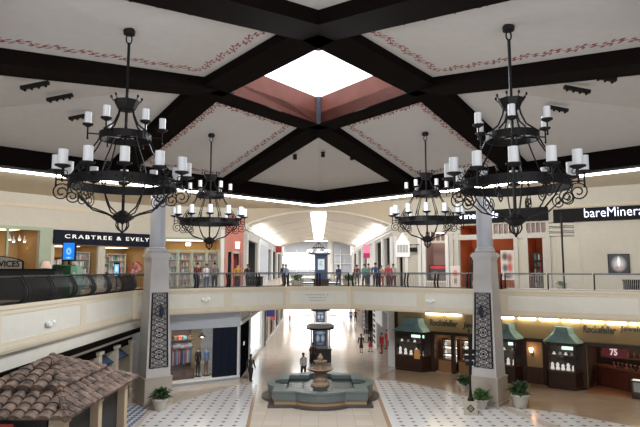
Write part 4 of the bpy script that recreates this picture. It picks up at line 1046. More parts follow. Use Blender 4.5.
# corridor, right side
o5 = [(u5(360.5), u5(358), GZ, zt4), (u5(365), u5(361.5), GZ, zt4), (u5(374.5), u5(366), GZ, -2.0), (u5(387.5), u5(376), GZ, zt4)]
o5 = [(min(a, b), max(a, b), c, d) for a, b, c, d in o5]
wall(F5, 'wall_lower_corridor_right', GZ, -1.5, o5, white)
for k, (c, lm) in enumerate(((mat('orange_tan_shop', (.5, .25, .12), .6), litc), (dark, litc), (dark, litc), (mat('white_shop', (.6, .6, .6), .6), litc))): room(F5, o5[k][0], o5[k][1], GZ, o5[k][3], 1.6, c, lm, lite=.25)
mb = MB()
for px in (357.5, 361, 365.5, 375.2): F5.box(mb, u5(px)-.18, u5(px)+.18, GZ, -1.6, 0, .16)
F5.box(mb, u5(394, 345)-.9, F5.L, GZ, -1.5, 0, .12); F5.box(mb, u5(391.5)-.35, u5(391.5)+.35, GZ, -1.6, 0, .25); struct(mb.build('trim_lower_right', white))
ringm = mat('white_roundel', (.75, .75, .75), .5, emit=.15)
t = thing('roundel_panel', 'black upright panel with a column of white discs in the lower right corridor', 'panel', F5.P(u5(377.5), GZ, .3)); o_ = t.location.copy()
mb = MB(); F5.box(mb, u5(379), u5(376), GZ, -2.2, .22, .3); mb2 = sub(mb).build('panel_board', ringm, t)
for k in range(7):
    z_ = GZ+.5+k*.5; mb = MB()
    uu = (u5(379)+u5(376))/2; w_ = abs(u5(379)-u5(376))*.36
    mb.add([F5.P(uu+w_*math.cos(q*PI/5), z_+.17*math.sin(q*PI/5), .31) for q in range(10)]+[F5.P(uu+w_*math.cos(q*PI/5), z_+.17*math.sin(q*PI/5), .33) for q in range(10)], [tuple(range(10)), tuple(range(10, 20))]+[(q, (q+1) % 10, 10+(q+1) % 10, 10+q) for q in range(10)]); sub(mb).build('disc', black, t)
t = thing('roundel_panel', 'black and white scalloped upright banner farther along the lower right corridor', 'panel', F5.P(u5(366.5), GZ, .3)); o_ = t.location.copy()
mb = MB(); F5.box(mb, min(u5(368), u5(365.5)), max(u5(368), u5(365.5)), GZ+.2, -1.7, .22, .3); sub(mb).build('panel_board', black, t)
for k in range(7):
    z_ = GZ+.6+k*.5; mb = MB(); uu = u5(366.7); mb.add([F5.P(uu+.3*math.cos(q*PI/5), z_+.18*math.sin(q*PI/5), .31) for q in range(10)]+[F5.P(uu+.3*math.cos(q*PI/5), z_+.18*math.sin(q*PI/5), .33) for q in range(10)], [tuple(range(10)), tuple(range(10, 20))]+[(q, (q+1) % 10, 10+(q+1) % 10, 10+q) for q in range(10)]); sub(mb).build('disc', ringm, t)
panel(F5, 'hanging_banner', 379.8, 386, 307, 324, .3, .36, mat('white_banner', (.75, .75, .76), .6, emit=.2), 'white banner hanging high in the lower right corridor', 'banner')
blade(F5, 'blade_sign', 360, 362.5, 306.5, 311, 361.5, .2, .9, mat('orange_sign', (.6, .2, .08), .5, emit=.2), 'small orange sign far along the lower right corridor')
mb = MB(); c = F5.P(u5(391.5), F5.uz(391, 343)[1], .3); mb.lathe([(.02, -.05), (.2, -.04), (.22, 0), (.2, .04), (.02, .05)], 14); mb.xform(Matrix.Rotation(PI/2, 4, 'Y')); q = mb.build('round_sign', mat('red_round_sign', (.5, .03, .03), .4)); q.location = c
tag(q, 'red round sign on the white post beside the jewellery shop', 'sign')
# ================================================================== jewellery shop
FK = Fac((5.97, 42.6), (22.5, 30.54)); uk = lambda px, py=345: FK.u(px, py); zk = lambda px, py: FK.uz(px, py)[1]
mahog = mat('dark_mahogany', (.035, .014, .009), .3, noise=.4, nscale=5); mahl = mat('brown_wainscot', (.075, .032, .016), .4, noise=.3, nscale=4)
beige = mat('beige_sign_band', (.40, .29, .15), .7); copper = mat('verdigris_awning', (.20, .34, .38), .5, noise=.45, nscale=3); copper.node_tree.nodes['Noise Texture'].inputs['Scale'].default_value = 2.5
hz = zk(505, 338)              # head height of the openings
opk = [(uk(434), uk(452.5), GZ, hz-.15), (uk(454.5), uk(471), GZ, hz-.15), (uk(586), uk(668), GZ, hz-.1)]
wall(FK, 'wall_jewellery', GZ, hz, opk, mat('jewellery_wall', (.42, .29, .15), .7))
mb = MB(); FK.box(mb, 0, FK.L, hz, -1.45, -.25, 0); struct(mb.build('wall_jewellery_band', beige))
mb = MB(); FK.box(mb, 0, FK.L, hz-.1, hz+.12, 0, .15); FK.box(mb, 0, FK.L, -1.62, -1.45, 0, .3); FK.box(mb, -.0, uk(398), GZ, -1.5, 0, .25)
for px in (433.5, 453.5, 472, 524.5, 545, 583.5): FK.box(mb, uk(px)-.14, uk(px)+.14, GZ, hz, 0, .14)
struct(mb.build('trim_mahogany', mahog))
mb = MB(); FK.box(mb, uk(525), uk(546), GZ, zk(535, 367), 0, .08)
for k in range(3): q = uk(527)+(uk(545)-uk(527))*k/3; FK.box(mb, q+.05, q+(uk(545)-uk(527))/3-.05, GZ+.3, zk(535, 369), .08, .11)
struct(mb.build('trim_wainscot', mahl))
cv = mat('warm_cove_light', (1, .9, .65), emit=16, ecol=(1, .88, .6))
for k, (a, b) in enumerate(((427, 444), (446, 462), (503, 515), (520, 537), (541, 560), (563, 581), (584, 605), (608, 628), (631, 655))):
    mb = MB(); FK.box(mb, uk(a), uk(b), -1.98, -1.88, .02, .14); tag(mb.build('cove_light', cv), 'warm strip light washing the sign band of the jewellery shop', 'light strip', 'warm strip lights over the jewellery shop')
letd = mat('dark_silver_lettering', (.10, .11, .09), .35, metal=.3)
def kt(txt, x0, x1, yb, h, lab):
    q = FK.text('shop_lettering', txt, uk(x0), uk(x1), zk((x0+x1)/2, yb-.5), h*.8, .06, letd, None, .03, .15); return tag(q, lab, 'sign')
kt('Rockefeller', 430.5, 458.5, 327, .62, 'silver script shop name on the beige band left of the right column')
kt('Jewelers', 463.5, 490, 330.5, .62, 'capital lettering beside the column on the jewellery sign band')
kt('Rockefeller', 584, 617, 334, .60, 'silver script shop name on the beige band at the right edge')
kt('Jewelers', 621, 650, 334, .55, 'capital lettering on the sign band cut by the right edge')
velvet = mat('glowing_display_velvet', (.8, .78, .74), .6, emit=.5, ecol=(1, .95, .86))  # emission stands in for small display lights shining on the velvet
casein = mat('display_case_inside', (.03, .02, .015), .6)
def bay(x0, x1, ytop, label, gold):
    ym = 345; a, b = uk(x0), uk(x1); L = b-a; c = FK.P((a+b)/2, GZ, 0); t = thing('display_bay', label, 'shop window', c); global o_; o_ = c.copy()
    dp = .85; ch = .35
    plan = [(a, 0.02), (a+ch, dp), (b-ch, dp), (b, .02)]
    def pr(z0, z1, g=0):
        m = MB(); pl = [(a-g, .02), (a+ch-g*.6, dp+g), (b-ch+g*.6, dp+g), (b+g, .02)]
        vs = [FK.P(u, z0, d) for u, d in pl]+[FK.P(u, z1, d) for u, d in pl]
        m.add(vs, [(3, 2, 1, 0), (4, 5, 6, 7)]+[(i, (i+1) % 4, 4+(i+1) % 4, 4+i) for i in range(4)]); return m
    zb, zt = GZ+1.05, hz-.12
    sub(pr(GZ, zb)).build('bay_base', mahog, t); sub(pr(GZ, GZ+.15, .05)).build('plinth', mahog, t); sub(pr(zb, zb+.08, .05)).build('sill', mahl, t); sub(pr(zt, zt+.2, .1)).build('bay_cornice', mahog, t)
    for (u, d) in plan:
        m = MB(); FK.box(m, u-.06, u+.06, zb, zt, d-.07, d+.05); sub(m).build('window_post', mahog, t)
    m = MB(); FK.box(m, a+.1, b-.1, zb, zt, .03, .06); sub(m).build('back_panel', casein, t)
    m = MB(); FK.box(m, a+ch+.06, b-ch-.06, zb+.08, zt, dp-.02, dp); sub(m).build('window_pane', glass, t)
    m = MB(); zsh = zb+(zt-zb)*.62; FK.box(m, a+ch, b-ch, zsh-.05, zsh, .1, dp-.1); sub(m).build('glass_shelf', mahl, t)
    m = MB(); FK.box(m, a+L*.45, b-ch-.15, zt-.32, zt-.12, .07, .12); sub(m).build('case_light', mat('mint_case_glow', (.6, .8, .7), emit=1.6, ecol=(.6, .85, .7)), t)
    # verdigris flared awning
    m = MB(); rings = []
    for s_, (k, dz) in enumerate(((0, 0), (.3, .22), (.62, .5), (.72, .85))):
        sh = k*.95; rings.append([(a-.12+sh, .02), (a+ch*.6-.1+sh, dp+.22-k*.75), (b-ch*.6+.1-sh, dp+.22-k*.75), (b+.12-sh, .02)])
    zs = [zt+.2, zt+.42, zt+.72, zt+1.12]; vs = []
    for r_, z_ in zip(rings, zs): vs += [FK.P(u, z_, d) for u, d in r_]
    m.add(vs, [(i*4+j, i*4+j+1, i*4+j+5, i*4+j+4) for i in range(3) for j in range(3)]+[(12, 13, 14, 15), (3, 2, 1, 0)]); sub(m).build('awning', copper, t)
    m = MB()
    for k in range(1, 7):
        q = k/7
        pts = []
        for r_, z_ in zip(rings, zs): pts.append(FK.P(r_[1][0]+(r_[2][0]-r_[1][0])*q, z_+.01, r_[1][1]+.01))
        m.tube(pts, .018, 4)
    sub(m).build('awning_seams', copper, t)
    # jewellery busts on the sill
    n = 5 if L > 2 else 3
    for k in range(n):
        u = a+ch+.15+(L-2*ch-.3)*k/(n-1); h = random.uniform(.3, .55); m = MB()
        m.lathe([(.11, 0), (.12, .06), (.08, h*.5), (.11, h*.75), (.05, h*.9), (.06, h)], 10); q = m.build('display_bust', velvet); q.location = FK.P(u, zb+.081, .5); tag(q, 'self-glowing white jewellery bust behind the window of the '+gold, 'display bust', 'busts in the '+gold)
    for k in range(n-1):
        u = a+ch+.25+(L-2*ch-.5)*k/(max(1, n-2)); m = MB(); FK.box(m, -.13, .13, 0, .1, -.1, .1); m = MB(); m.box(-.08, .08, -.08, .08, 0, .06); m.lathe([(.06, .06), (.07, .14), (.03, .16)], 8); q = m.build('jewellery_box', PROD[1] if k % 2 else velvet); q.location = FK.P(u, zsh+.004, .4); tag(q, 'small case on the upper shelf of the '+gold, 'box', 'cases in the '+gold)
    return t
bay(397.5, 431, 0, 'left jewellery window bay with green copper awning beside the corridor', 'left jewellery bay')
bay(497, 523.5, 0, 'jewellery window bay with green awning right behind the right column', 'middle jewellery bay')
bay(545.5, 583, 0, 'right jewellery window bay with green copper awning beside the lit entrance', 'right jewellery bay')
# small framed price card on left bay
mb = MB(); FK.box(mb, uk(420), uk(425.5), zk(422, 357), zk(422, 348), .97, 1.01); tag(mb.build('notice_board', mat('amber_notice', (.45, .22, .06), .5, emit=.25)), 'amber notice board on the left jewellery bay', 'notice')
# wall sconce
c = FK.P(uk(532), zk(532, 352), .02); t = thing('wall_sconce', 'glowing wall sconce between the two right jewellery bays', 'lamp', c)
mb = MB(); mb.box(-.06, .06, -.06, .06, -.25, .1); mb.build('back_plate', mat('brass', (.3, .18, .06), .3, metal=.8), t)
mb = MB(); mb.tube([(0, 0, -.1), FK.n*.2+Vector((0, 0, -.15)), FK.n*.22+Vector((0, 0, .0))], .02, 5); mb.build('arm', MATS['brass'], t)
mb = MB(); mb.lathe([(.07, 0), (.14, .28), (.12, .29)], 12, FK.n*.22); mb.build('lamp_shade', mat('sconce_glass', (1, .75, .5), emit=9, ecol=(1, .55, .3)), t)
# entrances
ent = mat('jewellery_inside', (.20, .09, .045), .6)
room(FK, uk(433), uk(472), GZ, hz, 3.2, ent, litw, lite=.7)
room(FK, uk(586), uk(668), GZ, hz, 4.2, mat('jewellery_inside_dark', (.05, .022, .016), .6), litw, lite=.5)
mb = MB(); f_ = FK; f_.box(mb, uk(586), uk(668), GZ, GZ+.006, -4.2, 1.0); struct(mb.build('floor_entrance', mat('orange_lit_entrance_floor', (.40, .17, .09), .25)))  # orange light falling in the entrance is painted into the floor colour
whl = mat('case_glow', (1, .97, .9), emit=3.2, ecol=(1, .96, .88))
def case(u0_, u1_, d, z0, rows, label, dep=.5, topz=None):
    o = FK.P((u0_+u1_)/2, z0, d); t = thing('display_case', label, 'display case', o); global o_; o_ = o
    zt = topz or hz-.6
    m = MB(); FK.box(m, u0_, u1_, z0, z0+.5, d-dep, d); FK.box(m, u0_, u0_+.06, z0, zt, d-dep, d); FK.box(m, u1_-.06, u1_, z0, zt, d-dep, d); FK.box(m, u0_, u1_, zt, zt+.12, d-dep, d); sub(m).build('case_frame', mahog, t)
    m = MB(); FK.box(m, u0_+.06, u1_-.06, z0+.5, zt, d-dep, d-dep+.04); sub(m).build('case_back', mat('case_back_pale', (.5, .45, .38), .5, emit=.35), t)
    for r in range(rows):
        z_ = z0+.5+(zt-z0-.5)*(r+.15)/rows
        m = MB(); FK.box(m, u0_+.06, u1_-.06, z_, z_+.04, d-dep+.04, d); sh_ = sub(m).build('case_shelf', mahl, t)
        m = MB(); FK.box(m, u0_+.08, u1_-.08, z_+(zt-z0-.5)/rows-.14, z_+(zt-z0-.5)/rows-.09, d-dep+.05, d-dep+.1); sub(m).build('shelf_light', whl, sh_)
        n = max(2, int((u1_-u0_)/.4))
        for k in range(n):
            u = u0_+.2+(u1_-u0_-.4)*k/(n-1) if n > 1 else u0_+.2; m = MB(); m.lathe([(.08, 0), (.1, .04), (.06, .16), (.08, .24), (.02, .26)], 8); q = m.build('display_bust', velvet); q.location = FK.P(u, z_+.042, d-dep*.4); tag(q, 'tiny white bust on a lit shelf of a tall jewellery case', 'display bust', 'busts in the tall jewellery cases')
    return t
case(uk(436), uk(451.5), -1.1, GZ, 3, 'tall lit display case in the jewellery doorway, nearer the corridor')
case(uk(456), uk(469), -1.1, GZ, 4, 'tall lit display case in the jewellery doorway, nearer the right column')
for a, b, lab in ((436, 451.5, 'low glowing counter in front of the left tall jewellery case'), (456, 469, 'low glowing counter in front of the jewellery case by the column')):
    o_ = FK.P((uk(a)+uk(b))/2, GZ, -.5); t = thing('counter', lab, 'counter', o_)
    mb = MB(); FK.box(mb, uk(a)+.05, uk(b)-.05, GZ, GZ+.85, -.75, -.25); sub(mb).build('counter_base', mat('golden_oak', (.30, .15, .06), .4), t)
    mb = MB(); FK.box(mb, uk(a), uk(b), GZ+.85, GZ+.92, -.8, -.2); sub(mb).build('counter_top', mahl, t)
# long counter on the right with chairs' worth of goods
o_ = FK.P(uk(610), GZ, -1.5); t = thing('long_counter', 'long dark red wooden counter inside the right jewellery entrance', 'counter', o_)
ca, cb = FK.P(uk(588.5), GZ, -1.9), FK.P(uk(640), GZ, -.35)
FC_ = Fac((ca.x, ca.y), (cb.x, cb.y))
red_wood = mat('red_wood_counter', (.10, .025, .014), .35)
mb = MB(); FC_.box(mb, 0, FC_.L, GZ, GZ+1.2, -.6, 0); sub(mb).build('counter_base', red_wood, t)
mb = MB(); FC_.box(mb, -.05, FC_.L, GZ+1.2, GZ+1.3, -.68, .07); sub(mb).build('counter_top', mat('glossy_counter_top', (.16, .05, .03), .2), t)
for k in range(4):
    mb = MB(); q = FC_.L*k/4; FC_.box(mb, q+.12, q+FC_.L/4-.12, GZ+.2, GZ+1.05, 0, .04); sub(mb).build('counter_panel', red_wood, t)
for k in range(7):
    mb = MB(); mb.lathe([(.09, 0), (.1, .04), (.05, .16), (.07, .28), (.02, .3)], 8); q = mb.build('display_bust', (PROD[2], PROD[6], mahl)[k % 3]); q.location = FC_.P(FC_.L*(.35+.09*k), GZ+1.301, -.3); tag(q, 'small bust standing on the long dark red jewellery counter', 'display bust', 'busts on the long counter')
o_ = FK.P(uk(636), GZ, .75); t = thing('display_case', 'low lit glass case standing at the right edge in front of the jewellery counter', 'display case', o_)
a, b = uk(631.5), uk(650)
mb = MB(); FK.box(mb, a, b, GZ, GZ+.12, .5, 1.1); FK.box(mb, a, a+.06, GZ, GZ+.95, .5, 1.1); FK.box(mb, b-.06, b, GZ, GZ+.95, .5, 1.1); FK.box(mb, a-.03, b+.03, GZ+.95, GZ+1.02, .46, 1.14); sub(mb).build('case_frame', mahog, t)
mb = MB(); FK.box(mb, a+.06, b-.06, GZ+.12, GZ+.95, 1.04, 1.06); sub(mb).build('case_glass', glass, t)
mb = MB(); FK.box(mb, a+.06, b-.06, GZ+.3, GZ+.9, .55, .6); sub(mb).build('case_back', mat('grey_case_back', (.35, .36, .33), .4, emit=.25), t)
mb = MB(); FK.box(mb, a+.06, b-.06, GZ+1.02, GZ+1.05, .6, 1.0); sub(mb).build('velvet_tray', velvet, t)
# 75 sign
o_ = FK.P(uk(607), zk(607, 357), -.4); t = thing('sale_sign', 'dark red hanging sale sign with the number 75 inside the jewellery shop', 'sign', o_)
mb = MB(); FK.box(mb, uk(600), uk(626), zk(607, 357.5), zk(607, 349), -.45, -.4); sub(mb).build('sign_board', mat('dark_red_banner', (.12, .012, .02), .5, emit=.3), t)
q = FK.text('lettering', '75', uk(608.5), uk(616), zk(610, 356), .40, -.37, mat('pink_white_numerals', (.8, .6, .6), .5, emit=.7), None, .03); q.parent = t; q.matrix_parent_inverse = Matrix.Translation(-o_)
for k in range(8):
    u = uk(590)+(uk(640)-uk(590))*k/7.; mb = MB(); mb.lathe([(.1, 0), (.1, .25), (.05, .35), (.06, .42)], 8); q = mb.build('display_bust', (PROD[6], mahl, PROD[6], PROD[2])[k % 4]); q.location = FK.P(u, GZ+1.62, -3.8); tag(q, 'small item on the back shelf of the right jewellery entrance', 'display item', 'items on the jewellery back shelf')
mb = MB(); FK.box(mb, uk(588), uk(660), GZ+1.55, GZ+1.615, -4.15, -3.5); struct(mb.build('trim_back_shelf', mahl))
for px, py in ((574, 371), (581, 374)):
    pass
# ================================================================== fountain
fx, fy = 0.1, 0
pf = on_z(320.3, 396.0, GZ); fx, fy = pf.x, pf.y
def quatre(h, chord, prot, n=12):
    """square of half-side h with a round lobe of half-chord `chord` standing `prot` out of each side"""
    R_ = (chord**2+prot**2)/(2*prot); a0 = math.asin(min(1, chord/R_)); pts = []
    if prot > chord: a0 = PI-a0
    for q in range(4):
        rot = Matrix.Rotation(q*PI/2, 3, 'Z'); loc = [Vector((-h, -h, 0))]
        for k in range(n+1):
            a = -a0+2*a0*k/n; loc.append(Vector((R_*math.sin(a), -h-prot+R_-R_*math.cos(a), 0)))
        pts += [rot @ v for v in loc]
    return [(p.x, p.y) for p in pts]
t = thing('fountain', 'grey green quatrefoil fountain with a tiered stone pedestal in the middle of the hall', 'fountain', (fx, fy, GZ))
stone = mat('grey_green_stone', (.12, .145, .14), .4, noise=.2, nscale=2); lipm = mat('grey_green_cap_stone', (.125, .16, .155), .4, noise=.2, nscale=3); pedm = mat('brown_fountain_stone', (.33, .23, .155), .55, noise=.35, nscale=4)
def ringwall(mb, out, inn, z0, z1):
    n = len(out); vs = [(p[0], p[1], z) for z in (z0, z1) for p in out]+[(p[0], p[1], z) for z in (z0, z1) for p in inn]
    fs = []
    for i in range(n):
        j = (i+1) % n
        fs += [(i, j, n+j, n+i), (2*n+i, 3*n+i, 3*n+j, 2*n+j), (n+i, n+j, 3*n+j, 3*n+i), (i, 2*n+i, 2*n+j, j)]
    mb.add(vs, fs)
SC = 1.0
o1, i1_ = quatre(2.58, 1.36, .52), quatre(1.95, .72, .80)
mb = MB(); mb.prism(quatre(2.85, 1.5, .6), 0, .12); mb.build('floor_kerb', mat('dark_floor_ring', (.06, .05, .05), .3), t)
mb = MB(); ringwall(mb, quatre(2.52, 1.34, .52), i1_, .12, .34); mb.build('warm_plinth', mat('tan_plinth', (.38, .26, .15), .4), t)
mb = MB(); ringwall(mb, o1, i1_, .34, .74); mb.build('basin_wall', stone, t)
mb = MB(); ringwall(mb, quatre(2.62, 1.38, .52), quatre(1.91, .70, .80), .74, .84); mb.build('rim', lipm, t)
wat, nt, bs = node_mat('pool_water'); bs.inputs['Base Color'].default_value = (.018, .034, .036, 1); bs.inputs['Roughness'].default_value = .25; bs.inputs['Specular IOR Level'].default_value = .12
ns_ = N(nt, 'ShaderNodeTexNoise'); ns_.inputs['Scale'].default_value = 9; bp = N(nt, 'ShaderNodeBump'); bp.inputs['Strength'].default_value = .25; nt.links.new(ns_.outputs['Fac'], bp.inputs['Height']); nt.links.new(bp.outputs[0], bs.inputs['Normal'])
mb = MB(); mb.prism(quatre(1.96, .73, .80), .12, .62); mb.build('water', wat, t)
mb = MB(); mb.lathe([(0.550, 0.500), (0.550, 0.718), (0.480, 0.746), (0.420, 0.827), (0.440, 1.008), (0.360, 1.081), (0.300, 1.226), (0.360, 1.313), (0.300, 1.357)], 20); mb.build('pedestal', pedm, t, True)
mb = MB(); mb.lathe([(0.250, 1.343), (0.430, 1.400), (0.740, 1.531), (0.791, 1.589), (0.740, 1.603), (0.430, 1.516), (0.172, 1.502)], 24); mb.build('lower_bowl', pedm, t, True)
mb = MB(); mb.lathe([(0.172, 1.502), (0.146, 1.625), (0.189, 1.734), (0.129, 1.807), (0.120, 1.879)], 16); mb.build('upper_stem', pedm, t, True)
mb = MB(); mb.lathe([(0.120, 1.865), (0.258, 1.916), (0.396, 1.996), (0.413, 2.032), (0.361, 2.039), (0.103, 1.988)], 20); mb.build('upper_bowl', pedm, t, True)
mb = MB(); mb.lathe([(0.103, 1.981), (0.086, 2.083), (0.138, 2.126), (0.172, 2.206), (0.146, 2.301), (0.069, 2.359), (0.086, 2.388), (0.043, 2.446), (0.009, 2.460)], 16); mb.build('finial', pedm, t, True)
# ================================================================== tile roofed kiosk, lower left
kx, ky, ez, az = -9.2, 19.25, -3.0, -1.74; hx, hy = 1.9, 3.0
t = thing('roofed_kiosk', 'market kiosk with a hipped brown clay tile roof at the lower left', 'kiosk', (kx, ky, GZ))
tilem, nt, bs = node_mat('brown_clay_tile')
tc = N(nt, 'ShaderNodeTexCoord'); n1_ = N(nt, 'ShaderNodeTexNoise'); n1_.inputs['Scale'].default_value = 3.2; n1_.inputs['Detail'].default_value = 5; nt.links.new(tc.outputs['Object'], n1_.inputs[0])
cr = N(nt, 'ShaderNodeValToRGB'); nt.links.new(n1_.outputs['Fac'], cr.inputs[0]); cr.color_ramp.elements[0].position = .35; cr.color_ramp.elements[0].color = (.05, .034, .03, 1); cr.color_ramp.elements[1].position = .68; cr.color_ramp.elements[1].color = (.25, .17, .13, 1)
nt.links.new(cr.outputs[0], bs.inputs['Base Color']); bs.inputs['Roughness'].default_value = .8
def roof_face(c0, c1, top0, top1, ncol, course=.34):
    """tiles from eave c0-c1 up to top0-top1 (a triangle when top0==top1)"""
    mb = MB(); e = (c1-c0); L = e.length; ed = e.normalized(); mid = (top0+top1)/2-(c0+c1)/2
    up = (mid-ed*mid.dot(ed)); S = up.length; ud = up.normalized(); nr = ed.cross(ud).normalized()
    if nr.z < 0: nr = -nr
    ta = (top0-c0).dot(ed); tb = (top1-c0).dot(ed); w = L/ncol
    mb.add([c0, c1, top1, top0] if (top0-top1).length > .01 else [c0, c1, top0], [(0, 1, 2, 3)] if (top0-top1).length > .01 else [(0, 1, 2)])
    for i in range(ncol):
        uc = (i+.5)*w
        smax = S
        if uc < ta: smax = S*uc/ta
        elif uc > tb: smax = S*(L-uc)/(L-tb)
        s = -.06; k = 0
        while s < smax-.03:
            s2 = min(s+course+.05, smax+.02); lift0, lift1 = .055, .015; vs = []
            for ss, lf, ww in ((s, lift0, .52), (s2, lift1, .42)):
                for q in range(6):
                    a = PI*q/5; vs.append(c0+ed*(uc-math.cos(a)*w*ww)+ud*ss+nr*(lf+math.sin(a)*w*.36))
            mb.add(vs, [(q, q+1, 7+q, 6+q) for q in range(5)]+[(0, 1, 2, 3, 4, 5)])
            s += course; k += 1
    for i in range(len(mb.v)): mb.v[i] -= Vector((kx, ky, GZ))
    return mb
def cnr(sx, sy, f, z): return Vector((kx+sx*hx*f, ky+sy*hy*f, z))
apex = Vector((kx, ky, az)); zmid = ez+.58; fm_ = .56
order = [(-1, -1), (1, -1), (1, 1), (-1, 1)]
for q in range(4):
    a, b = order[q], order[(q+1) % 4]; nc = 9 if q % 2 == 0 else 14
    roof_face(cnr(*a, 1, ez), cnr(*b, 1, ez), cnr(*a, fm_-.03, zmid-.03), cnr(*b, fm_-.03, zmid-.03), nc).build('roof_slope', tilem, t)
    roof_face(cnr(*a, fm_+.03, zmid+.02), cnr(*b, fm_+.03, zmid+.02), apex, apex, max(5, int(nc*.6))).build('roof_slope', tilem, t)
    mb = MB(); o_ = Vector((kx, ky, GZ))
    for p0, p1 in ((cnr(*a, 1.02, ez+.06), cnr(*a, fm_, zmid+.06)), (cnr(*a, fm_+.04, zmid+.08), apex+Vector((0, 0, .08)))):
        n = max(3, int((p1-p0).length/.34))
        for k in range(n):
            mb.tube([p0+(p1-p0)*k/n, p0+(p1-p0)*min(1, (k+1.15)/n)], [.12, .085], 8)
    sub(mb).build('hip_tiles', tilem, t)
mb = MB(); mb.ball((0, 0, az-GZ+.1), .14, .14, .12, 8, 5); mb.build('apex_tile', tilem, t)
for sx in (-1, 1):
    for sy in (-1, -.05, .9):
        mb = MB(); x_, y_ = sx*(hx-.28), sy*(hy-.35); mb.box(x_-.16, x_+.16, y_-.16, y_+.16, 0, ez-GZ); mb.box(x_-.2, x_+.2, y_-.2, y_+.2, 0, .3); mb.box(x_-.2, x_+.2, y_-.2, y_+.2, ez-GZ-.15, ez-GZ-.01); mb.build('post', mat('kiosk_post_cream', (.42, .33, .23), .6), t)
mb = MB(); mb.box(-hx+.3, hx-.3, -hy+.4, hy-.4, 0, 1.0); mb.box(-hx+.22, hx-.22, -hy+.32, hy-.32, 1.0, 1.08); mb.build('counter', black, t)
for sx in (-1, 1): mb = MB(); mb.box(min(sx*(hx-.4), sx*(hx-.5)), max(sx*(hx-.4), sx*(hx-.5)), -hy+.4, hy-.4, 1.08, ez-GZ-.25); mb.build('side_panel', dark, t)
mb = MB(); mb.box(-hx+.1, .35, -hy+.05, -hy+.12, ez-GZ-.42, ez-GZ-.12); mb.build('front_board', mat('red_front_board', (.42, .06, .05), .5), t)
# ================================================================== kiosks along the lower corridor
def stall(px, py, w, h, label, roofc, canopy=True):
    p = on_z(px, py, GZ); t = thing('corridor_kiosk', label, 'kiosk', (p.x, p.y+w/2, GZ))
    mb = MB(); mb.box(-w/2, w/2, -w/2, w/2, 0, 1.0); mb.box(-w/2-.05, w/2+.05, -w/2-.05, w/2+.05, .95, 1.05); mb.build('base', mat('kiosk_base_black', (.02, .014, .014), .4), t)
    mb = MB(); mb.box(-w*.36, w*.36, -w*.36, w*.36, 1.05, h-.35); mb.build('body', mat('kiosk_body_grey', (.28, .27, .28), .5), t)
    for sx in (-1, 1):
        for sy in (-1, 1):
            mb = MB(); mb.box(sx*w*.42-.05, sx*w*.42+.05, sy*w*.42-.05, sy*w*.42+.05, 1.05, h-.3); mb.build('post', mat('kiosk_post_wood', (.42, .30, .2), .5), t)
    mb = MB(); mb.lathe([(w*.62, h-.38), (w*.66, h-.28), (w*.66, h-.2), (w*.5, h-.05), (w*.3, h)], 8); mb.build('roof', roofc, t)
    mb = MB(); mb.lathe([(w*.64, h-.5), (w*.67, h-.38), (w*.6, h-.38)], 8); mb.build('roof_valance', black, t)
    mb = MB(); y_ = -w*.37; mb.quad((-w*.28, y_, 1.25), (w*.28, y_, 1.25), (w*.28, y_, h-.55), (-w*.28, y_, h-.55), uv=[(0, 0), (1, 0), (1, 1), (0, 1)])
    mb.build('display_screen', blob_mat('kiosk_screen', (.03, .05, .1), [(.3, .5, .2, .3, (.5, .55, .65)), (.7, .5, .2, .3, (.4, .5, .65)), (.5, .85, .5, .14, (.35, .45, .6)), (.5, .15, .4, .1, (.2, .2, .25))], .3, .35) if 'kiosk_screen' not in MATS else MATS['kiosk_screen'], t)
    return t
roofw = mat('pale_kiosk_roof', (.5, .5, .5), .5)
stall(320.3, 362.5, 1.75, 3.05, 'nearer corridor kiosk with pale octagonal roof and lit screen behind the fountain', roofw)
t2 = stall(320.5, 333, 1.75, 3.0, 'farther corridor kiosk with dark roof under the bridge', mat('navy_kiosk_roof', (.06, .07, .11), .5))
for sx in (-1, 1):
    mb = MB(); mb.box(min(sx*.93, sx*1.9), max(sx*.93, sx*1.9), -.4, .4, 1.9, 1.98); mb.box(min(sx*1.8, sx*1.9), max(sx*1.8, sx*1.9), -.4, .4, 1.7, 1.9); mb.build('side_shelf', mat('rose_shelf', (.45, .3, .28), .5), t2)
# ================================================================== potted plants and lower signpost
def gp(px, py): return on_z(px, py, GZ)
p = Vector((-8.42, 29.6, GZ)); plant('potted_fern', 'dark leafy plant in a cream pot at the foot of the left column', (p.x, p.y+.3, GZ), .5, .5, leafm, 130, True, .42, .62)
p = Vector((10.95, 30.1, GZ)); plant('potted_fern', 'dark leafy plant in a cream pot right of the right column', (p.x, p.y+.35, GZ), .55, .6, leafm, 150, True, .45, .72, llen=.55)
p = Vector((8.85, 30.75, GZ)); plant('potted_fern', 'bright green fern in a cream pot between the decorated block and the right column', (p.x-.1, p.y-.55, GZ), .5, .5, leafl, 150, True, .36, .5, llen=.46)
p = gp(464.5, 391); plant('potted_fern', 'small dark plant in a grey pot left of the right column', (p.x, p.y, GZ), .4, .5, leafm, 90, True, .33, .45)
p = gp(471.5, 414.5)
t = thing('planter_block', 'square beige block with black diamond emblem carrying the dark post before the right column', 'block', (p.x, p.y+.15, GZ), math.radians(-14))
mb = MB(); b_ = .33; mb.add([(x_*b_*1.0, y_*b_*1.0, 0) for x_, y_ in ((-1, -1), (1, -1), (1, 1), (-1, 1))]+[(x_*b_*.92, y_*b_*.92, .66) for x_, y_ in ((-1, -1), (1, -1), (1, 1), (-1, 1))], [(3, 2, 1, 0), (4, 5, 6, 7)]+[(i, (i+1) % 4, 4+(i+1) % 4, 4+i) for i in range(4)]); mb.box(-.36, .36, -.36, .36, 0, .06); mb.build('block_body', mat('beige_block', (.44, .38, .31), .5), t)
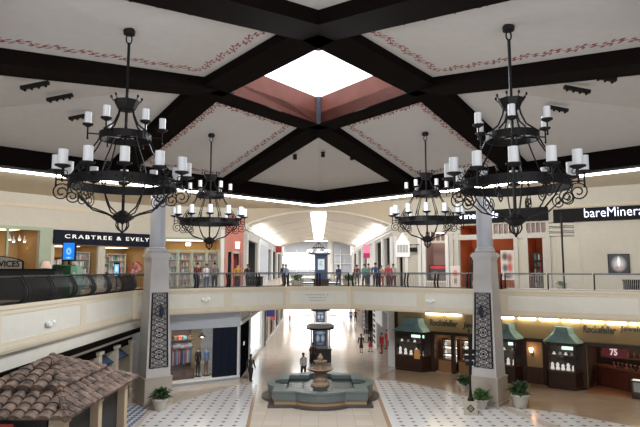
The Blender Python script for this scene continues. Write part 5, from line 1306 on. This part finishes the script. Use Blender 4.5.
for rot in (0, PI/2, -PI/2):
    mb = MB(); d = -.345
    mb.add([(0, d, .14), (.2, d, .34), (0, d, .54), (-.2, d, .34), (0, d, .2), (.13, d, .34), (0, d, .48), (-.13, d, .34)], [(0, 1, 5, 4), (1, 2, 6, 5), (2, 3, 7, 6), (3, 0, 4, 7)])
    for k in range(4):
        a = k*PI/2; mb.add([(.03*math.cos(a+PI/4), d, .34+.03*math.sin(a+PI/4)), (.1*math.cos(a), d, .34+.1*math.sin(a)), (.03*math.cos(a-PI/4), d, .34+.03*math.sin(a-PI/4))], [(0, 1, 2)])
    mb.xform(Matrix.Rotation(rot, 4, 'Z')).build('diamond_emblem', black, t)
sp_ = signpost(p.x+.02, p.y+.15, GZ+.665, at(474, 329, p.y).z-GZ-.66, 'tall black post rising from the beige emblem block in front of the right column')
for ch in list(sp_.children):
    if ch.name.startswith(('arm_board', 'iron_edging')):
        bpy.data.objects.remove(ch)
mb = MB(); H_ = at(474, 352, p.y).z-GZ-.66
for k in range(3):
    mb.box(-.34+.06*k, .30-.05*k, -.05, .05, H_-.12-.3*k, H_+.1-.3*k)
o2 = mb.build('arm_board', black, sp_)
# ================================================================== ceiling fittings
def track(px0, px1, py, Y, label):
    a, b = at(px0, py, Y), at(px1, py-(2 if px0 < 318 else -2)*0, Y)
    t = thing('track_light', label, 'track light', (a+b)/2, 0 if px0 > 1e9 else 0, 'black track lights in the ceiling panels'); L = (b-a).length
    mb = MB(); t.rotation_euler.y = -.2 if px0 < 318 else .2; mb.box(-L/2, L/2, -.07, .07, -.04, .08); mb.build('track', black, t)
    for k in range(4):
        mb = MB(); x_ = -L/2+L*(k+.5)/4; mb.lathe([(.035, -.11), (.045, -.105), (.04, -.04)], 8, (x_, 0, 0)); mb.build('spot_head', iron, t)
    return t
def ceil_y(px, py, lo=8, hi=34):
    """depth at which the sight line meets the sloping plaster (side faces of the pyramid)"""
    for _ in range(60):
        m_ = (lo+hi)/2; q = at(px, py, m_); z = HS+CT+(HE-HS)*max(0, (abs(q.x)+abs(q.y-YC)-4.65))/(HD-4.65+0-2.4)
        if q.z > z: hi = m_
        else: lo = m_
    return lo
for i, (a, b, y) in enumerate(((21, 49, 86), (47, 73, 98), (69, 91, 117))):
    for s in (0, 1):
        x0, x1 = (a, b) if s == 0 else (637-b, 637-a)
        yy = y if s == 0 else y-8
        Y = ceil_y((x0+x1)/2, yy)
        track(x0, x1, yy, Y-.25, ('outermost', 'middle', 'innermost')[i]+' black track light in the plain ceiling panel on the '+('left' if s == 0 else 'right'))
for px, py, lab in ((295, 157.5, 'left'), (323, 155, 'middle'), (352, 158, 'right')):
    Y = ceil_y(px, py); c = at(px, py, Y-.2); t = thing('ceiling_spot', lab+' of three small black ceiling spots beyond the skylight', 'spotlight', c, 0, 'three ceiling spots')
    mb = MB(); mb.lathe([(.09, -.12), (.12, -.1), (.1, .14)], 10); mb.build('spot_body', black, t); mb = MB(); mb.lathe([(.14, .14), (.14, .17)], 10); mb.build('mounting_plate', iron, t)
for (f, px, py, lab) in ((Fac(EDGE[0], EDGE[1]), 48, 324, 'small white emergency light on the left balcony fascia'), (Fac(EDGE[2], EDGE[3]), 205, 300, 'small white emergency light on the fascia left of the bridge'), (Fac(EDGE[4], EDGE[5]), 431, 301.5, 'small white emergency light on the fascia right of the bridge')):
    u, z = f.uz(px, py); c = f.P(u, z, .02); t = thing('emergency_light', lab, 'light', c, math.atan2(f.d.y, f.d.x))
    mb = MB(); mb.box(-.2, .2, -.1, 0, -.08, .08); mb.build('housing', white, t)
    for s in (-1, 1):
        mb = MB(); mb.ball((s*.22, -.09, .05), .1, .09, .1, 8, 6); mb.build('lamp_head', white, t)
# far end of the vault: hanging ring lamp and slim column
t = thing('ring_lamp', 'small dark ring chandelier hanging under the far end of the vault', 'chandelier', (0, 78, 0))
mb = MB(); ringband(mb, 1.5, 3.5, 3.7, 24, .06); ringband(mb, .8, 4.3, 4.45, 20, .06); mb.build('ring', iron, t)
mb = MB(); mb.tube([(0, 0, 3.2), (0, 0, 5.9)], .05, 5)
for k in range(6): a_ = k*PI/3; mb.tube([(1.5*math.cos(a_), 1.5*math.sin(a_), 3.6), (.8*math.cos(a_), .8*math.sin(a_), 4.4), (0, 0, 5.2)], .04, 4)
mb.build('hanger', iron, t)
for k in range(8):
    a_ = 2*PI*k/8; mb = MB(); mb.lathe([(.14, 3.72), (.14, 4.1)], 8, (1.5*math.cos(a_), 1.5*math.sin(a_), 0)); mb.build('lamp', mat('ring_lamp_glow', (1, .97, .9), emit=2), t)
p = at(331.5, 270, 82); t = thing('column', 'slim white round column at the far end of the upper corridor', 'column', (p.x, 87.5, 0))
mb = MB(); mb.lathe([(.7, 0), (.7, .8), (.55, .9), (.5, 6.6)], 20); mb.build('shaft', white, t, True); mb = MB(); mb.lathe([(.52, 6.5), (.7, 6.62), (.7, 6.78)], 20); mb.build('capital', white, t, True)
# ================================================================== people
skinm = mat('skin', (.42, .25, .18), .6); skind = mat('dark_skin', (.10, .055, .035), .6)
def skin_mesh(nodes, edges, radii, root=0, lv=1):
    me = bpy.data.meshes.new('b'); me.from_pydata(nodes, edges, []); o = bpy.data.objects.new('b', me); C.objects.link(o)
    o.modifiers.new('s', 'SKIN'); m2 = o.modifiers.new('d', 'SUBSURF'); m2.levels = lv; m2.render_levels = lv
    for i, r in enumerate(radii):
        rr = r if isinstance(r, tuple) else (r, r); me.skin_vertices[0].data[i].radius = rr
        me.skin_vertices[0].data[i].use_root = (i == root)
    dg = bpy.context.evaluated_depsgraph_get(); res = bpy.data.meshes.new_from_object(o.evaluated_get(dg)); bpy.data.objects.remove(o)
    return res
def pose_pts(stride, swing):
    P_ = {'pelvis': (0, 0, .95), 'waist': (0, 0, 1.1), 'chest': (0, -.01, 1.32), 'neck': (0, -.005, 1.47), 'head0': (0, -.02, 1.56), 'head1': (0, -.015, 1.66), 'head2': (0, -.0, 1.72)}
    for s, n in ((-1, 'l'), (1, 'r')):
        k = stride*s; w = swing*-s
        P_['hip'+n] = (s*.09, 0, .90); P_['knee'+n] = (s*.10, -.02-k*.6, .50+abs(k)*.02); P_['ankle'+n] = (s*.10, .02-k*1.0, .09); P_['toe'+n] = (s*.115, -.14-k*1.0, .035)
        P_['sh'+n] = (s*.18, 0, 1.41); P_['elb'+n] = (s*.245, .03-w*.4, 1.13); P_['wri'+n] = (s*.25, -.06-w, .90); P_['hand'+n] = (s*.245, -.085-w*1.05, .82)
    return P_
cache = {}
def body_mesh(key, P_):
    if key in cache: return cache[key].copy()
    names = list(P_); idx = {n: i for i, n in enumerate(names)}
    E_ = [('pelvis', 'waist'), ('waist', 'chest'), ('chest', 'neck'), ('neck', 'head0'), ('head0', 'head1'), ('head1', 'head2')]
    for n in 'lr': E_ += [('pelvis', 'hip'+n), ('hip'+n, 'knee'+n), ('knee'+n, 'ankle'+n), ('ankle'+n, 'toe'+n), ('chest', 'sh'+n), ('sh'+n, 'elb'+n), ('elb'+n, 'wri'+n), ('wri'+n, 'hand'+n)]
    R = {'pelvis': (.15, .11), 'waist': (.125, .1), 'chest': (.15, .105), 'neck': .055, 'head0': (.075, .085), 'head1': (.085, .1), 'head2': (.06, .07), 'hip': .09, 'knee': .06, 'ankle': .042, 'toe': .035, 'sh': .06, 'elb': .042, 'wri': .028, 'hand': (.042, .022)}
    me = skin_mesh([P_[n] for n in names], [(idx[a], idx[b]) for a, b in E_], [R[n] if n in R else R[n[:-1]] for n in names])
    mb = MB(); mb.add([v.co.copy() for v in me.vertices], [tuple(p.vertices) for p in me.polygons])
    # fingers, nose, ears, eyes
    for n, s in (('l', -1), ('r', 1)):
        h = Vector(P_['hand'+n]); w = Vector(P_['wri'+n]); d = (h-w).normalized(); sd = Vector((0, -1, 0)); sd = (sd-d*sd.dot(d)).normalized(); inn = Vector((-s, 0, 0))
        for k, L in enumerate((.075, .085, .08, .062)):
            b = h+d*.005+sd*(.027-.018*k); mb.tube([b, b+d*L*.5+inn*.006, b+d*L*.95+inn*.028], [.0095, .009, .007], 5)
        b = w+d*.03+sd*.025; mb.tube([b, b+d*.03+sd*.025+inn*.01, b+d*.062+sd*.03+inn*.016], [.011, .01, .008], 5)
    hd = Vector(P_['head1'])
    mb.add([hd+Vector(v) for v in ((-.014, -.098, -.03), (.014, -.098, -.03), (0, -.125, -.028), (0, -.1, .02))], [(0, 1, 2), (0, 2, 3), (1, 3, 2)])
    for s in (-1, 1): mb.ball(hd+Vector((s*.088, .01, -.015)), .012, .022, .032, 6, 4)
    bpy.data.meshes.remove(me)
    o = mb.build('body', skinm, None, True); cache[key] = o.data; r = o.data.copy(); bpy.data.objects.remove(o); return r
def person(loc, rz, label, top, bottom, hair=(.02, .014, .01), h=1.72, stride=.12, swing=.1, long=False, skirt=False, skin=None, group=None, extra=None, coat=False, bald=False):
    t = thing('person', label, 'person', loc, rz); t.scale = (h/1.76,)*3
    P_ = pose_pts(stride, swing); key = (round(stride, 2), round(swing, 2))
    me = body_mesh(key, P_); me.materials.clear(); me.materials.append(skin or skinm)
    b = bpy.data.objects.new('body', me); C.objects.link(b); b.parent = t
    cm = lambda c: mat('garment_%d_%d_%d' % tuple(int(x*99) for x in c), c, .85)
    V_ = {k: Vector(v) for k, v in P_.items()}
    mb = MB(); low = .62 if coat else .88
    prof = [(.05, .05, 1.485), (.1, .08, 1.46), (.185, .115, 1.40), (.195, .13, 1.3), (.165, .12, 1.1), (.175, .13, .95), (.18 if not coat else .21, .135 if not coat else .17, low)]
    mb.tube([(0, -.005, z) for _, _, z in prof], [(a, c) for a, c, _ in prof], 14)
    for n in 'lr': mb.tube([V_['sh'+n]+Vector((0, 0, .01)), V_['sh'+n]*.4+V_['elb'+n]*.6, V_['elb'+n], V_['wri'+n]], [.072, .062, .055, .042], 8)
    mb.build('coat' if coat else 'shirt', cm(top), t, True)
    mb = MB()
    if skirt:
        mb.tube([(0, 0, 1.0), (0, 0, .9), (0, 0, .7), (0, 0, .48)], [(.16, .12), (.185, .14), (.21, .17), (.25, .2)], 14); nm = 'skirt'
    else:
        mb.tube([(0, 0, 1.0), (0, 0, .92), (0, 0, .82)], [(.165, .125), (.18, .135), (.15, .12)], 12)
        for n in 'lr': mb.tube([V_['hip'+n], V_['hip'+n]*.5+V_['knee'+n]*.5, V_['knee'+n], V_['knee'+n]*.4+V_['ankle'+n]*.6, V_['ankle'+n]+Vector((0, 0, .0))], [.105, .098, .075, .072, .062], 10)
        nm = 'trousers'
    mb.build(nm, cm(bottom), t, True)
    for n in 'lr':
        mb = MB(); a, c = V_['ankle'+n], V_['toe'+n]; mb.tube([a+Vector((0, .05, -.045)), a+Vector((0, 0, -.035)), c+Vector((0, 0, .01)), c+Vector((0, -.06, 0))], [(.04, .04), (.05, .05), (.048, .036), (.03, .025)], 8); mb.build('shoe', cm((.02, .018, .018)), t, True)
    if not bald:
        mb = MB(); hd = V_['head1']
        mb.ball(hd+Vector((0, .022, .03)), .098, .108, .095, 10, 7)
        if long: mb.tube([hd+Vector((0, .05, .02)), hd+Vector((0, .085, -.1)), hd+Vector((0, .09, -.25))], [(.09, .06), (.095, .05), (.07, .03)], 10)
        mb.build('hair', cm(hair), t, True)
    mb = MB(); hd = V_['head1']
    for s in (-1, 1): mb.ball(hd+Vector((s*.032, -.094, .0)), .011, .008, .008, 6, 4)
    mb.tube([hd+Vector((-.022, -.094, -.058)), hd+Vector((0, -.1, -.06)), hd+Vector((.022, -.094, -.058))], .006, 4); mb.build('face_features', cm((.05, .02, .02)), t)
    if extra: extra(t, V_)
    return t
def bag(col, nm='handbag'):
    def f(t, V_):
        mb = MB(); c = V_['handr']+Vector((.03, 0, -.2)); mb.box(c.x-.06, c.x+.06, c.y-.14, c.y+.14, c.z-.12, c.z+.12); mb.tube([c+Vector((0, -.1, .11)), c+Vector((0, 0, .24)), c+Vector((0, .1, .11))], .012, 5); q = mb.build(nm, mat('bag_%d' % int(col[0]*100), col, .6)); 
        q.matrix_world = Matrix.Translation(t.location) @ Matrix.Rotation(t.rotation_euler.z, 4, 'Z') @ Matrix.Diagonal((*t.scale, 1)); return q
    return f
def far(px, f0, back):            # a spot on the upper floor `back` metres behind the edge, seen at column px
    a, _ = ray(px, 280); Y = (a*f0.p.y-f0.p.x)/(f0.d.x-a*f0.d.y)*f0.d.y+f0.p.y+back; return (a*Y, Y, 0)
fE1, fE2, fE3 = Fac(EDGE[2], EDGE[3]), Fac(EDGE[3], EDGE[4]), Fac(EDGE[4], EDGE[5])
person(far(197.5, fE1, 2.1), PI*.9, 'person in a maroon shirt and jeans standing behind the left far railing', (.10, .02, .025), (.06, .09, .17), h=1.8, stride=.02)
person(far(206.5, fE1, 1.5), PI*.2, 'person in a white top and jeans behind the left far railing', (.6, .6, .62), (.08, .13, .24), h=1.7, long=True, stride=.04)
person(far(214.5, fE1, 1.1), PI*1.1, 'person in a grey shirt and black trousers leaning by the left far railing', (.14, .13, .15), (.015, .015, .018), h=1.8, stride=.05)
person(far(237.5, fE1, 2.0), .3, 'person in a yellow top before the salmon shopfront', (.55, .30, .03), (.02, .02, .025), h=1.72)
person(far(247.5, fE1, 4.2), -.2, 'person in black beside the black box bin on the upper left', (.015, .015, .02), (.03, .03, .05), h=1.7)
person(far(286, fE2, 4.5), .5, 'person in a blue grey top on the bridge left of the directory', (.2, .28, .42), (.03, .03, .05), h=1.72)
person(far(283.2, fE2, 6.5), -.6, 'person in a dark jacket farther back at the left end of the bridge', (.03, .03, .04), (.03, .03, .04), h=1.75)
person(far(338.5, fE2, 3.8), .6, 'person in a navy coat on the bridge right of the directory', (.04, .06, .16), (.03, .03, .05), h=1.65, coat=True)
person(far(357, fE2, 6.5), PI, 'person in a dark red top on the upper walkway right of the bridge', (.16, .04, .05), (.04, .04, .06), h=1.7)
person(far(364.5, fE3, 4.6), .4, 'person in a teal top on the upper walkway under the pink sign', (.10, .33, .28), (.05, .07, .1), h=1.72)
person(far(368.5, fE3, 6.2), -.5, 'person in a grey green top beside the teal one under the pink sign', (.2, .26, .2), (.04, .05, .09), h=1.78)
person(far(375.5, fE3, 3.0), PI, 'person in a dark blue shirt near the right far railing', (.03, .06, .16), (.03, .04, .08), h=1.82)
person(far(381.5, fE3, 4.2), .2, 'person in a pale pink top between the blue and red dressed people', (.45, .30, .26), (.25, .05, .05), h=1.62, long=True)
person(far(388.5, fE3, 2.6), -.3, 'person in a bright red top at the right far railing', (.50, .03, .04), (.10, .03, .03), h=1.75)
person(far(393.5, fE3, 3.4), .3, 'person in a grey striped top beside the red topped one at the right far railing', (.4, .38, .38), (.08, .04, .04), h=1.72, long=True)
def low(px, py): p = gp(px, py); return (p.x, p.y, GZ)
person(low(250.5, 381.5), PI*.9, 'person in a long black coat walking past the dark shop corner on the lower floor', (.012, .012, .014), (.012, .012, .014), h=1.78, long=True, coat=True, stride=.14)
person(low(303.3, 378.5), .5, 'person in a pale grey shirt and black trousers just behind the fountain', (.42, .40, .42), (.015, .015, .018), h=1.72, skin=skind)
person(low(361.3, 353), PI*.95, 'person in a short black dress walking in the lower corridor', (.014, .014, .018), (.014, .014, .018), h=1.68, skirt=True, stride=.13, long=True)
person(low(370.5, 352), PI*1.1, 'person in a black top and red skirt beside the black dressed walker', (.02, .018, .02), (.35, .04, .05), h=1.68, skirt=True, long=True)
person(low(366.5, 343), PI, 'person in a dark top and pale trousers farther along the lower corridor', (.03, .03, .05), (.5, .45, .42), h=1.66)
person(low(351, 322.5), .1, 'person in a bright blue top far down the lower corridor', (.05, .14, .42), (.03, .05, .12), h=1.8)
person(low(355.5, 322), PI, 'person in a dark outfit beside the blue dressed one far down the lower corridor', (.03, .03, .035), (.03, .03, .035), h=1.75)
person(low(289.8, 322.8), .2, 'small child in a pink top and blue bottoms far down the lower corridor', (.5, .16, .2), (.2, .3, .45), h=1.12)
person(low(313.5, 308.5), .2, 'distant person in dark clothes left of the farther corridor kiosk', (.03, .03, .05), (.03, .03, .05), h=1.75)
person(low(313.0, 364.5), PI, 'person in a dark maroon top standing at the nearer corridor kiosk', (.06, .02, .025), (.015, .015, .018), h=1.68, long=True)
# red trousers-and-top display figures at the right of the lower corridor
for k, (px, py) in enumerate(((383, 353.5), (387, 349))):
    person(low(px-1.2*(k == 0), py), -PI/2, ('nearer' if k == 0 else 'farther')+' red dressed figure standing outside the white shop of the lower corridor', (.55, .02, .03), (.45, .03, .04), h=1.8, stride=.0, swing=.0)
# shop window mannequins
def mannequin(f, px, d, z, label, top, bottom, coat):
    o = f.P(f.u(px, 360), z, d); t = thing('mannequin', label, 'mannequin', o, math.atan2(f.d.y, f.d.x)); P_ = pose_pts(.03, .02); V_ = {k: Vector(v) for k, v in P_.items()}
    cm = lambda c: mat('garment_%d_%d_%d' % tuple(int(x*99) for x in c), c, .85)
    mb = MB(); mb.lathe([(.05, 1.38), (.055, 1.5), (.03, 1.52)], 10); 
    for n in 'lr': mb.tube([V_['wri'+n], V_['hand'+n], V_['hand'+n]+Vector((0, -.02, -.09))], [.03, .04, .015], 6)
    mb.build('mannequin_form', cl[2], t, True)
    mb = MB(); prof = [(.06, .06, 1.47), (.19, .115, 1.4), (.2, .13, 1.28), (.165, .12, 1.1), (.185, .13, .86)]
    mb.tube([(0, 0, z_) for _, _, z_ in prof], [(a, c) for a, c, _ in prof], 14)
    for n in 'lr': mb.tube([V_['sh'+n], V_['elb'+n], V_['wri'+n]], [.075, .06, .045], 8)
    mb.build('jacket' if coat else 'shirt', cm(top), t, True)
    if coat: mb = MB(); mb.add([(-.05, -.135, 1.42), (.05, -.135, 1.42), (0, -.145, 1.12)], [(0, 1, 2)]); mb.build('shirt_front', cl[0], t)
    mb = MB(); mb.tube([(0, 0, 1.0), (0, 0, .82)], [(.17, .13), (.16, .12)], 12)
    for n in 'lr': mb.tube([V_['hip'+n], V_['knee'+n], V_['ankle'+n]], [.1, .078, .062], 10)
    mb.build('trousers', cm(bottom), t, True)
    mb = MB(); mb.lathe([(.28, .0), (.28, .03), (.02, .035)], 16); mb.build('stand', black, t)
    t.scale = (.8, 1.0, 1.12)
mannequin(F3, 203, -.95, zw0+.01, 'headless mannequin in a black suit in the lower left shop window', (.015, .015, .018), (.015, .015, .018), True)
mannequin(F3, 211.2, -.95, zw0+.01, 'headless mannequin in a blue shirt and tan trousers in the lower left shop window', (.16, .25, .45), (.26, .15, .08), False)
p = gp(186, 385)
# plain walls beyond the picture's edges
for nm, a, b, z0, z1, m in (('wall_far_left', (-32, 18), (-20.6, 32.2), 0, ZTOP, CREAMW), ('wall_far_right', (21.5, 33.8), (34, 26), 0, ZTOP, CREAMW), ('wall_lower_far_right', (22.5, 30.54), (34, 22.2), GZ, -1.45, beige), ('wall_lower_far_left', (-12.8, 8), (-12.8, 34.5), GZ, -1.4, dark)):
    f = Fac(a, b); mb = MB(); f.box(mb, 0, f.L, z0, z1, -.25, 0); struct(mb.build(nm, m))
# ================================================================== light
w = bpy.data.worlds.new('World'); bpy.context.scene.world = w; w.use_nodes = True
bg = w.node_tree.nodes['Background']; bg.inputs[0].default_value = (.93, .96, 1, 1); bg.inputs[1].default_value = .3
area('skylight_daylight', (0, 20.8, HS+.02), (0, 0, 0), 4.2, 5, 2600, (.95, .98, 1))
area('corridor_daylight', (0, 64, 5.6), (0, 0, 0), 2, 40, 2000)
area('court_daylight', (0, 98, 6.5), (0, 0, 0), 14, 16, 1600)
area('lower_corridor_daylight', (0, 105, -1.7), (0, 0, 0), 9, 36, 4500)
area('ceiling_fill', (0, -3, .6), (math.radians(155), 0, 0), 22, 6, 4100, (.95, .97, 1))  # added fill behind the camera, replaces light bounced up to the ceiling
for s in (-1, 1):
    m_ = Vector((s*9.6, 30.9, 6.0)); area('cove_lamp', m_, (math.radians(80), 0, math.radians(-s*45+180 if False else (-45 if s > 0 else 45))), 20, .3, 700, (1, .97, .92))
for s in (-1, 1): area('vault_fill', (s*5.0, 64, 4.6), (0, math.radians(180-s*-25), 0), .4, 36, 200, (1, .98, .95))  # added fill pair brightening the vault plaster, no fixture there
sc = bpy.context.scene
sc.view_settings.view_transform = 'Standard'; sc.view_settings.look = 'None'; sc.view_settings.exposure = 0; sc.view_settings.gamma = 1
sc.cycles.max_bounces = 6; sc.cycles.diffuse_bounces = 4; sc.cycles.glossy_bounces = 3; sc.cycles.transmission_bounces = 4
sc.cycles.sample_clamp_indirect = 6; sc.cycles.use_denoising = True
